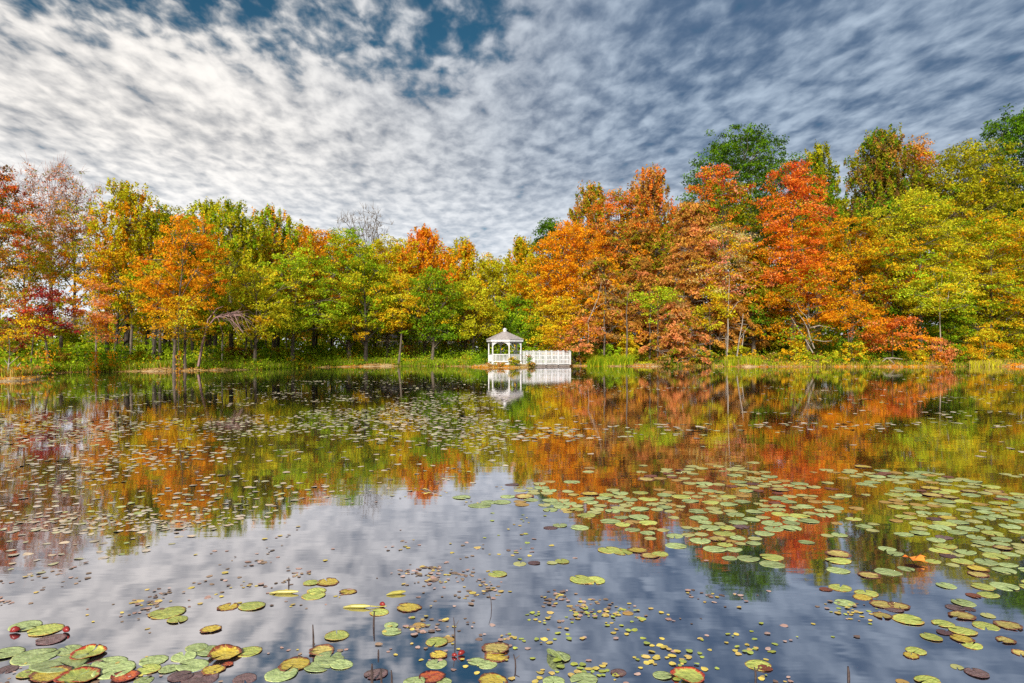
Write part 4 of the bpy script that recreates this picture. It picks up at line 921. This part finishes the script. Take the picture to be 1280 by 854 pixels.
SINGLE = {(281, 819): 'yellow lily pad with a raised dark red rim like a bowl', (696, 822): 'green lily pad with one side folded up dark red', (75, 828): 'widest pale green pad of the bottom left raft',
          (124, 814): 'small curled yellow pad at the tip of the corner raft', (156, 846): 'crumpled dark red and yellow leaf right of the corner raft', (285, 831): 'small dark red leaf beside the bowl like pad',
          (540, 847): 'red crumpled leaf standing up at the bottom centre', (860, 846): 'lime pad with ragged red rim at the bottom, largest there', (620, 811): 'yellow brown ragged pad above another yellowing one',
          (209, 766): 'large yellow green pad alone above the corner raft', (736, 725): 'twin pad', (1135, 775): 'largest yellow green pad on the blue water at right'}

def lily_pads():
    rng = np.random.default_rng(23)
    pad_kit()
    items = []
    for row in HAND.replace('\n', '').split(';'):
        if not row.strip(): continue
        a = row.split(); items.append((float(a[0]), float(a[1]), float(a[2]), a[3]))
    count = {}
    for it in items:
        k = (zone(it[0], it[1]), it[3]); count[k] = count.get(k, 0) + 1
    for px, py, w, kind in items:
        z = zone(px, py); key = (int(px), int(py))
        if key in SINGLE: put_pad(px, py, w, kind, SINGLE[key], rng=rng, tilt=.05); continue
        lab = f'{KINDWORD[kind]} lily pad {z}'
        put_pad(px, py, w, kind, lab, lab.replace('lily pad', 'lily pads') if count[(z, kind)] > 1 else None, rng, .04)
    # the dense drift under the right hand reflections
    poly = [(628, 618), (690, 588), (780, 582), (870, 576), (1000, 577), (1130, 588), (1290, 594), (1290, 738), (1190, 736), (1100, 722), (1040, 716), (960, 712), (890, 692), (830, 684), (770, 655), (700, 640), (650, 640)]
    def inside(x, y):
        c = False; j = len(poly) - 1
        for i in range(len(poly)):
            (xi, yi), (xj, yj) = poly[i], poly[j]
            if (yi > y) != (yj > y) and x < (xj - xi) * (y - yi) / (yj - yi) + xi: c = not c
            j = i
        return c
    tries = 0; NP = 390
    got = []
    while len(got) < NP and tries < 60000:
        tries += 1
        if got and rng.uniform() < .45:      # pads grow in chains beside one another
            q = got[int(rng.integers(len(got)))]; an = rng.uniform(0, 6.28)
            X = q[0] + math.cos(an) * q[2] * 2.05; Y = q[1] + math.sin(an) * q[2] * 2.05; py = HZ + EYE * F / Y; px = 640 + F * X / Y
        else:
            px = rng.uniform(628, 1290); py = 574 + 165 * rng.uniform() ** 1.15; X, Y = on_water(px, py)
        if not inside(px, py): continue
        if mnoise.noise(Vector((X * .55, Y * .35, 3.1))) < -.12 and rng.uniform() < .8: continue
        if any(abs(px - b[0]) < 18 and abs(py - b[1]) < 5 for b in items): continue
        r = rng.uniform(.064, .108) * (1.0 if rng.uniform() < .8 else .7) * np.interp(Y, [4.5, 7, 10], [.85, 1.05, 1.15])
        if any((X - q[0]) ** 2 + (Y - q[1]) ** 2 < ((r + q[2]) * .86) ** 2 for q in got): continue
        got.append((X, Y, r, px, py))
    for X, Y, r, px, py in got:
        kind = rng.choice(['green', 'ygreen', 'yellow', 'brown', 'purple'], p=[.68, .20, .04, .06, .02])
        dist = 'far' if py < 608 else 'middle' if py < 655 else 'near'
        side = 'beside the sky reflection' if px < 800 else 'over the red reflections' if px < 1010 else 'near the right frame edge'
        lab = f'{KINDWORD[kind]} lily pad in the {dist} dense drift {side}'
        put_pad(px, py, 2 * r * F / Y, kind, lab, lab.replace('lily pad', 'lily pads'), rng, .03)
    order = sorted(range(len(PADQ)), key=lambda i: -PADQ[i][0][2] * (1 + (PADQ[i][0][4] in SINGLE.values())))
    rest = []
    for rank, i in enumerate(order):
        a, k = PADQ[i]; o = real_pad(*a, **k)
        if rank >= 298: rest.append(o)
    bpy.context.view_layer.update()
    Vs, Qs, mi, mats, n = [], [], [], [], 0
    for o in rest:                       # the many smallest pads: one uncounted mass
        me = o.data; v = np.empty(len(me.vertices) * 3, np.float32); me.vertices.foreach_get('co', v); v = v.reshape(-1, 3)
        mw = np.array(o.matrix_world); Vs.append(v @ mw[:3, :3].T + mw[:3, 3])
        q = np.empty(len(me.loops), np.int32); me.loops.foreach_get('vertex_index', q); q = q.reshape(-1, 4); Qs.append(q + n); n += len(v)
        m = me.materials[0]
        if m not in mats: mats.append(m)
        mi += [mats.index(m)] * len(q)
        bpy.data.objects.remove(o)
    me = np_mesh('lily_pads', np.vstack(Vs), np.vstack(Qs), smooth=True)
    for m in mats: me.materials.append(m)
    me.polygons.foreach_set('material_index', np.array(mi, np.int32))
    props(link_mesh('lily_pads', me, None), 'the smallest lily pads filling in between the larger ones', 'lily pads', kind='stuff')

def floating_leaves():
    rng = np.random.default_rng(41)
    pts = []        # px, py, size (m), colour kind
    def dens(px, py, X, Y):
        n1 = mnoise.noise(Vector((X * .18, Y * .22, 9.7))); n2 = mnoise.noise(Vector((X * .9, Y * .55, 1.3)))
        return n1 + .6 * n2
    edge = lambda px: np.interp(px, [-200, 0, 60, 150, 250, 350, 450, 540, 600, 640], [730, 722, 712, 690, 662, 640, 622, 604, 588, 566])
    # drift of small pale leaves on the left half
    n = 0; seen = set(); tries = 0
    while n < 3900 and tries < 60000:
        tries += 1
        if pts and rng.uniform() < .5:      # leaves drift together in rafts
            q = pts[int(rng.integers(len(pts)))]; X, Y = on_water(q[0], q[1]); X += rng.normal(0, .22); Y += rng.normal(0, .16)
            px = 640 + F * X / Y; py = HZ + EYE * F / Y
            if not (-120 < px < 640 and 470 < py < 725): continue
        else:
            px = rng.uniform(-120, 640); py = 470 + 255 * rng.uniform() ** .85
        X, Y = on_water(px, py); e = float(edge(px))
        if Y > float(shore(px)) - 2.5 or (int(X / .16), int(Y / .26)) in seen: continue
        w = np.clip((e + 14 - py) / 30, 0, 1)
        band = .55 + .45 * math.sin(py * .16 + 1.5 + .012 * px) + .25 * math.sin(py * .41 - px * .01)
        fade = np.interp(py, [470, 492, 505, 560, 640, 720], [.30, .36, .95, .95, .62, .28]) * np.interp(px, [-120, 300, 520, 640], [1, 1, .75, .45])
        if rng.uniform() > w * fade * np.clip(.45 + dens(px, py, X, Y) * 1.3, .03, 1) * (.45 + .55 * np.clip(band, 0, 1)): continue
        seen.add((int(X / .16), int(Y / .26)))
        s = rng.uniform(.06, .13) * np.interp(py, [470, 520, 580, 620, 720], [1.5, 1.25, 1.0, .85, .62])
        pts.append((px, py, s, 'pale' if rng.uniform() < .85 else 'green')); n += 1
    n = tries = 0
    while n < 1500 and tries < 40000:      # finer flecks between them
        tries += 1; px = rng.uniform(-120, 650); py = 474 + 190 * rng.uniform(); X, Y = on_water(px, py)
        if Y > float(shore(px)) - 2 or py > float(edge(px)) + 6 or rng.uniform() > np.clip(.25 + dens(px, py, X, Y) * 1.5, .03, 1): continue
        pts.append((px, py, rng.uniform(.04, .085) * np.interp(py, [470, 560, 660], [1.6, 1.1, .8]), 'pale')); n += 1
    # streaks far out and on the right
    n = 0
    while n < 1700:
        px = rng.uniform(440, 1400); py = 463 + 112 * rng.uniform() ** 1.7
        X, Y = on_water(px, py)
        if Y > float(shore(px)) - 1.0: continue
        st = mnoise.noise(Vector((X * .10, Y * .55, 4.4))) + .5 * mnoise.noise(Vector((X * .7, Y * 1.2, 2.4)))
        f = np.interp(py, [463, 480, 510, 575], [.9, .55, .30, .12])
        boost = 1.0
        if 640 < px < 720 and 534 < py < 556: boost = 3.0
        if px > 1150 and 496 < py < 522: boost = 3.2
        if 930 < px < 1010 and 512 < py < 535: boost = 1.8
        if rng.uniform() > f * boost * np.clip(.1 + st * 1.6, 0.01, 1): continue
        pts.append((px, py, rng.uniform(.10, .2), 'pale' if rng.uniform() < .8 else 'green')); n += 1
    # crumbs of brown and pink leaf on the reflected sky
    n = 0; crumbs = []
    while n < 900:
        px = rng.uniform(-60, 1300); py = 585 + 290 * rng.uniform()
        X, Y = on_water(px, py)
        near = len(crumbs) > 20 and rng.uniform() < .30
        if near:
            q = crumbs[int(rng.integers(len(crumbs)))]; an = rng.uniform(0, 6.28); rr = rng.uniform(.035, .15); X = q[0] + rr * math.cos(an); Y = q[1] + rr * math.sin(an)
            px = 640 + F * X / Y; py = HZ + EYE * F / Y
            if py > 880: continue
        if px < 640 and py < float(edge(px)): continue
        dr = np.interp(px, [640, 760, 880, 1000, 1280], [600, 660, 700, 730, 745])
        if px >= 640 and py < dr: continue
        ck = mnoise.noise(Vector((X * 1.5, Y * 1.1, 6.1))) + .6 * mnoise.noise(Vector((X * 5, Y * 4, 2.7)))
        side = np.interp(px, [0, 640, 700, 960, 1000, 1280], [1, .9, .30, .30, .05, .04])
        if not near and rng.uniform() > side * np.clip(.05 + ck * 1.8, .01, 1): continue
        s = (rng.uniform(.02, .05) if rng.uniform() < .9 else rng.uniform(.05, .07)) * np.interp(py, [600, 700, 860], [1.15, .9, .62])
        crumbs.append((X, Y)); yl = px > 620 and py > 760
        u = rng.uniform()
        pts.append((px, py, s, ('yellow' if u < .45 else 'lime' if u < .7 else 'pink' if u < .85 else 'brown') if yl else ('brown' if u < .5 else 'pink' if u < .78 else 'yellow'))); n += 1
    # the tiny yellow leaf clusters at the bottom
    for cx, cy, m, sx, sy in ((850, 821, 26, 30, 9), (700, 838, 16, 26, 8), (745, 838, 16, 20, 8), (690, 772, 10, 24, 7), (800, 770, 9, 22, 8), (925, 812, 10, 20, 10), (825, 812, 10, 16, 8), (785, 795, 8, 22, 10), (958, 800, 9, 14, 10), (540, 775, 12, 26, 6), (700, 795, 10, 20, 6), (640, 660, 14, 24, 10), (635, 690, 12, 30, 12)):
        for _ in range(m):
            pts.append((rng.normal(cx, sx), rng.normal(cy, sy), rng.uniform(.024, .052), rng.choice(['yellow', 'lime', 'pink'], p=[.5, .35, .15])))
    pts = [p for p in pts if p[1] < 905]
    cols = dict(pale=[(.50, .42, .30), (.56, .46, .36), (.46, .42, .24), (.58, .44, .30)], green=[(.36, .40, .14), (.44, .44, .18)], brown=[(.26, .17, .11), (.34, .22, .14), (.18, .11, .08)],
                pink=[(.42, .25, .20), (.50, .33, .27)], yellow=[(.66, .50, .10), (.60, .42, .12)], lime=[(.45, .48, .07), (.36, .42, .08)])
    words = dict(pale='pale straw coloured', green='dull green', brown='brown shrivelled', pink='pinkish brown', yellow='small yellow', lime='small lime green')
    def shape(s, rng):
        k = 12; a = np.arange(k) * 2 * np.pi / k; ph = rng.uniform(0, 6.28); el = rng.uniform(.62, .95)
        r = s * .5 * (1 + .08 * np.sin(3 * a + ph) + .05 * np.sin(5 * a + ph * 2)); r[0] *= rng.uniform(.6, .95)
        rz = rng.uniform(0, 6.28); x = r * np.cos(a); y = r * el * np.sin(a); tl = rng.normal(0, .05, 2)
        return np.stack([x * math.cos(rz) - y * math.sin(rz), x * math.sin(rz) + y * math.cos(rz), .0015 + .002 * np.abs(rng.normal()) + x * tl[0] + y * tl[1] + .09 * r * np.cos(2 * a + ph) * .4], -1)
    def leafmat():
        m, nt, N, L = new_mat('floating_leaf'); out = N.new('ShaderNodeOutputMaterial'); p = N.new('ShaderNodeBsdfPrincipled')
        a = N.new('ShaderNodeAttribute'); a.attribute_name = 'leaf_col'; n = N.new('ShaderNodeTexNoise'); n.inputs['Scale'].default_value = 28; n.inputs['Detail'].default_value = 3
        g = N.new('ShaderNodeNewGeometry'); L.new(g.outputs['Position'], n.inputs['Vector'])
        mr = N.new('ShaderNodeMapRange'); mr.inputs[1].default_value = .3; mr.inputs[2].default_value = .7; mr.inputs[3].default_value = .72; mr.inputs[4].default_value = 1.2
        hs = N.new('ShaderNodeHueSaturation'); L.new(n.outputs['Fac'], mr.inputs[0]); L.new(mr.outputs[0], hs.inputs['Value']); L.new(a.outputs['Color'], hs.inputs['Color'])
        L.new(hs.outputs[0], p.inputs['Base Color']); p.inputs['Roughness'].default_value = .42
        L.new(p.outputs[0], out.inputs[0]); return m
    fm = leafmat()
    vis = [i for i, p in enumerate(pts) if 0 <= p[0] <= 1280 and p[1] <= 854]
    big = sorted(vis, key=lambda i: -pts[i][2] * (pts[i][1] - HZ) ** 1.5)[:290]; bigset = set(big)
    for i in big:
        px, py, s, kd = pts[i]; X, Y = on_water(px, py)
        V = shape(s, rng); c = np.array(cols[kd][int(rng.integers(len(cols[kd])))]) * rng.uniform(.85, 1.15)
        me = np_mesh('floating_leaf', V, np.arange(12)[None, :], c[None, :])
        o = link_mesh('floating_leaf', me, fm, loc=(X, Y, 0))
        z = 'at the bottom centre' if 330 < px <= 660 and py > 740 else 'near the bottom left rafts' if px <= 330 and py > 740 else 'among the tiny leaves at the bottom' if px <= 1000 and py > 740 else 'on blue water at the bottom right' if py > 740 else \
            'at the near edge of the left drift' if px < 330 else 'on the mid pond sky reflection' if px < 700 else 'on pale water below the red reflection'
        lab = f'{words[kd]} floating leaf {z}'
        props(o, lab, 'floating leaf', lab.replace('leaf', 'leaves'))
    Vs, Cs = [], []
    for i, (px, py, s, kd) in enumerate(pts):
        if i in bigset: continue
        X, Y = on_water(px, py)
        Vs.append(shape(s, rng) + np.array([X, Y, 0])); Cs.append(np.array(cols[kd][int(rng.integers(len(cols[kd])))]) * rng.uniform(.85, 1.15))
    V = np.vstack(Vs); Q = np.arange(len(V)).reshape(-1, 12)
    props(link_mesh('floating_leaves', np_mesh('floating_leaves', V, Q, np.array(Cs)), fm), 'drifts of small pale floating leaves strewn over the pond', 'floating leaves', kind='stuff')

def water_stems():
    random.seed(8)
    for px, py, ty, lean, r, lab in (
            (392, 811, 781, -1, .006, 'dark brown stem upright above the heap of pads'), (467, 783, 764, 1, .007, 'short dark stem in front of a ragged yellow pad'),
            (569, 803, 772, -2, .004, 'thin purple stem topped by a scrap of leaf'), (615, 761, 741, -4, .003, 'hair thin bent stem in mid water'),
            (465, 854, 830, 0, .008, 'thick dark stem at the bottom edge, left of three'), (477, 854, 836, -1, .006, 'middle olive stem of three at the bottom edge'), (490, 854, 838, -1, .006, 'right stem of three at the bottom edge'),
            (361, 730, 722, 0, .006, 'tiny dark stub above the rolled leaves'), (1061, 849, 833, -1, .008, 'dark pointed stub in the blue water at right'), (945, 848, 834, -2, .006, 'forked brown stem holding up a lime pad'),
            (645, 834, 818, -3, .005, 'dark twig with two leaf scraps near the folded pad'), (473, 820, 812, 0, .006, 'short black stub under a brown scrap')):
        X, Y = on_water(px, py); h = (py - ty) / F * Y; l = lean / F * Y
        mb = MB(); mb.tube([(0, 0, -.05), (l * .3, 0, h * .5), (l, 0, h)], [r, r * .85, r * .5], 6)
        if px in (569, 945, 645): mb.tube([(l * .5, 0, h * .6), (l * .5 + .025, .01, h * .85)], [r * .6, r * .4], 5)
        o = mb.build('water_stem', M['stemdark'], loc=(X, Y, 0)); props(o, lab, 'stem')
    ym = noisy('rolled_yellow_leaf', (.26, .23, .04), (.42, .36, .08), 18, .4)
    for px, py, w, rz, lab in ((355, 742, 36, .05, 'rolled yellow leaf floating left of the lime pad'), (495, 743, 24, .35, 'rolled yellow leaf tilted up to the right'), (446, 760, 34, .0, 'rolled yellow leaf with a long pale stalk')):
        X, Y = on_water(px, py); L_ = w / F * Y
        mb = MB(); mb.tube([(-L_ / 2, 0, .004), (-L_ * .2, .004, .010), (L_ * .25, 0, .012), (L_ / 2, -.004, .014)], [.003, .012, .013, .004], 8)
        if px == 446: mb.tube([(L_ / 2, 0, .012), (L_ * .8, .01, .004), (L_ * 1.1, .0, .012)], [.004, .003, .003], 6)
        o = mb.build('rolled_leaf', ym, loc=(X, Y, 0)); o.rotation_euler[2] = rz; props(o, lab, 'rolled leaf')
    rm = noisy('bud_red', (.14, .012, .012), (.30, .03, .025), 25, .35)
    for px, py, w, lab in ((568, 821, 6, 'left one of two dark red buds at the waterline'), (577, 819, 8, 'right one of two dark red buds at the waterline'), (478, 758, 7, 'purple bud at the end of the stalked rolled leaf'), (19, 791, 10, 'dark red bud left of the corner raft'), (83, 791, 10, 'upright dark red scrap above the corner raft')):
        X, Y = on_water(px, py); r = w / F * Y / 2
        mb = MB(); mb.tube([(-r * 1.2, 0, r * .3), (-r * .6, 0, r * .7), (0, 0, r * .9), (r * .7, 0, r * .8), (r * 1.2, 0, r * .6)], [r * .15, r * .65, r * .8, r * .55, r * .1], 10)
        o = mb.build('bud', rm, loc=(X, Y, 0), smooth=True); o.rotation_euler[2] = random.uniform(-.6, .6); props(o, lab, 'bud')
    om = noisy('fallen_leaf_orange', (.55, .13, .015), (.75, .28, .04), 14, .5)
    X, Y = on_water(1143, 703); s = 30 / F * Y
    mb = MB(); n = 12; vs = [(0, 0, .02)]
    for i in range(n):
        a = 6.2832 * i / n; r = s * .5 * (1.0 if i % 2 == 0 else .72); vs.append((r * math.cos(a), r * .75 * math.sin(a), .015 + .03 * abs(math.cos(a)) + .012 * (i % 2)))
    mb.add(vs, [(0, 1 + i, 1 + (i + 1) % n) for i in range(n)]); mb.tube([(0, 0, .018), (s * .35, -s * .35, .02)], [.003, .002], 5)
    props(mb.build('fallen_leaf', om, loc=(X, Y, 0)), 'single curled orange leaf floating among the pads at right', 'leaf')

# ------------------------------------------------------------------ sky, sun, camera
SUN = Vector((-0.20, -0.87, 0.46)).normalized()
def sky():
    w = bpy.data.worlds.new('World'); sc.world = w; w.use_nodes = True
    nt = w.node_tree; nt.nodes.clear(); N, L = nt.nodes, nt.links
    out = N.new('ShaderNodeOutputWorld'); bg = N.new('ShaderNodeBackground'); bg.inputs['Strength'].default_value = 0.10
    st = N.new('ShaderNodeTexSky'); st.sky_type = 'NISHITA'; st.sun_disc = False
    st.sun_elevation = math.asin(SUN.z); st.sun_rotation = math.atan2(SUN.x, SUN.y)
    st.air_density = 1.0; st.dust_density = 0.4; st.ozone_density = 2.0
    def math_(op, a, b=None, c=None, clamp=False):
        n = N.new('ShaderNodeMath'); n.operation = op; n.use_clamp = clamp
        for i, v in enumerate((a, b, c)):
            if v is None: continue
            if isinstance(v, (int, float)): n.inputs[i].default_value = v
            else: L.new(v, n.inputs[i])
        return n.outputs[0]
    def ramp(v, a, b, lo=0.0, hi=1.0, smooth=True):
        n = N.new('ShaderNodeMapRange'); n.interpolation_type = 'SMOOTHSTEP' if smooth else 'LINEAR'
        n.inputs[1].default_value = a; n.inputs[2].default_value = b; n.inputs[3].default_value = lo; n.inputs[4].default_value = hi
        L.new(v, n.inputs[0]); return n.outputs[0]
    def mixc(f, a, b):
        n = N.new('ShaderNodeMix'); n.data_type = 'RGBA'
        if isinstance(f, (int, float)): n.inputs[0].default_value = f
        else: L.new(f, n.inputs[0])
        for i, v in ((6, a), (7, b)):
            if isinstance(v, tuple): n.inputs[i].default_value = (*v, 1)
            else: L.new(v, n.inputs[i])
        return n.outputs[2]
    tc = N.new('ShaderNodeTexCoord'); sx = N.new('ShaderNodeSeparateXYZ'); L.new(tc.outputs['Generated'], sx.inputs[0])
    x, y, z = sx.outputs
    zc = math_('ADD', math_('MAXIMUM', z, 0.0), 0.055)
    PX = math_('DIVIDE', x, zc); PY = math_('DIVIDE', y, zc)       # the cloud layer seen as a flat sheet overhead
    U = math_('ADD', PX, math_('MULTIPLY', PY, 0.10)); Vv = math_('SUBTRACT', PY, math_('MULTIPLY', PX, 0.10))
    def tex(su, sv, off, scale, detail, rough, dist=0.0):
        c = N.new('ShaderNodeCombineXYZ'); L.new(math_('MULTIPLY', U, su), c.inputs[0]); L.new(math_('MULTIPLY', Vv, sv), c.inputs[1]); c.inputs[2].default_value = off
        n = N.new('ShaderNodeTexNoise'); n.inputs['Scale'].default_value = scale; n.inputs['Detail'].default_value = detail; n.inputs['Roughness'].default_value = rough; n.inputs['Distortion'].default_value = dist
        L.new(c.outputs[0], n.inputs['Vector']); return n.outputs['Fac']
    puff = tex(1.0, .55, 3.7, 14.5, 4, .50, .20)      # the small ripples
    band = tex(1.0, .26, 9.2, 3.4, 3, .5, .4)        # long bands running away
    big = tex(.8, .6, 5.5, .80, 2, .5, .2)           # broad thin and thick places
    fine = tex(1.0, .55, 1.1, 17, 3, .55, .3)
    far = ramp(z, .05, .20)                          # ripples blur together towards the horizon
    d = math_('ADD', math_('MULTIPLY', math_('SUBTRACT', puff, .5), math_('ADD', .50, math_('MULTIPLY', far, .85))), math_('MULTIPLY', math_('SUBTRACT', band, .5), .62))
    d = math_('ADD', d, math_('MULTIPLY', math_('SUBTRACT', big, .5), .42)); d = math_('ADD', d, math_('MULTIPLY', math_('SUBTRACT', fine, .5), .30))
    # the sheet thins overhead on the sun's side, where deep blue shows through
    hole = math_('MULTIPLY', ramp(z, .29, .43), ramp(x, .14, -.08))
    cov = math_('ADD', math_('SUBTRACT', d, math_('MULTIPLY', hole, .53)), .62)
    alpha = ramp(cov, -.10, .42)
    sun_side = ramp(math_('ADD', math_('MULTIPLY', x, -1.0), math_('MULTIPLY', z, -.10)), -.30, .42)
    tone = ramp(math_('SUBTRACT', d, math_('MULTIPLY', math_('MULTIPLY', ramp(z, .16, .44), .17), math_('SUBTRACT', 1.0, sun_side))), -.47, .46)
    colR = mixc(tone, (.070, .120, .205), (.36, .44, .54))
    colL = mixc(tone, (.29, .30, .32), (.84, .805, .76))
    cl = mixc(sun_side, colR, colL)
    low = ramp(z, .06, .30, 1, 0)
    cl = mixc(math_('MULTIPLY', low, .92), cl, mixc(tone, (.56, .62, .69), (.84, .86, .885)))
    lum = N.new('ShaderNodeVectorMath'); lum.operation = 'SCALE'; lum.inputs['Scale'].default_value = 5.5; L.new(cl, lum.inputs[0])
    blue = N.new('ShaderNodeVectorMath'); blue.operation = 'MULTIPLY'; blue.inputs[1].default_value = (.09, .21, .225); L.new(st.outputs[0], blue.inputs[0])
    fin = mixc(alpha, blue.outputs[0], lum.outputs[0])
    L.new(fin, bg.inputs['Color']); L.new(bg.outputs[0], out.inputs[0])
    w.cycles.sampling_method = 'MANUAL'; w.cycles.sample_map_resolution = 512

def light_and_camera():
    l = bpy.data.lights.new('sun', 'SUN'); l.energy = 3.5; l.angle = math.radians(9); l.color = (1.0, .95, .86)
    o = bpy.data.objects.new('sun', l); COL.objects.link(o); o.rotation_euler = (-SUN).to_track_quat('-Z', 'Y').to_euler(); o.location = (-40, -20, 60)
    c = bpy.data.cameras.new('camera'); c.lens = 24; c.sensor_width = 36; c.shift_y = (HZ - 427) / 1280; c.clip_end = 6000; c.clip_start = .05
    o = bpy.data.objects.new('camera', c); COL.objects.link(o); o.location = (0, 0, EYE); o.rotation_euler = (math.radians(90), 0, 0); sc.camera = o
    sc.render.engine = 'CYCLES'
    sc.view_settings.view_transform = 'Standard'; sc.view_settings.look = 'None'; sc.view_settings.exposure = 1.2; sc.view_settings.gamma = 1; sc.view_settings.use_curve_mapping = False
    cy = sc.cycles
    cy.max_bounces = 9; cy.diffuse_bounces = 6; cy.glossy_bounces = 3; cy.transmission_bounces = 6; cy.transparent_max_bounces = 4
    cy.caustics_reflective = False; cy.caustics_refractive = False; cy.sample_clamp_indirect = 6
    cy.use_denoising = DENOISE

DENOISE = False
build_ground(); build_water()
plant_trees(); plant_shrubs(); dead_wood(); masses()
gazebo(); footbridge(); houses()
lily_pads(); floating_leaves(); water_stems()
sky(); light_and_camera()
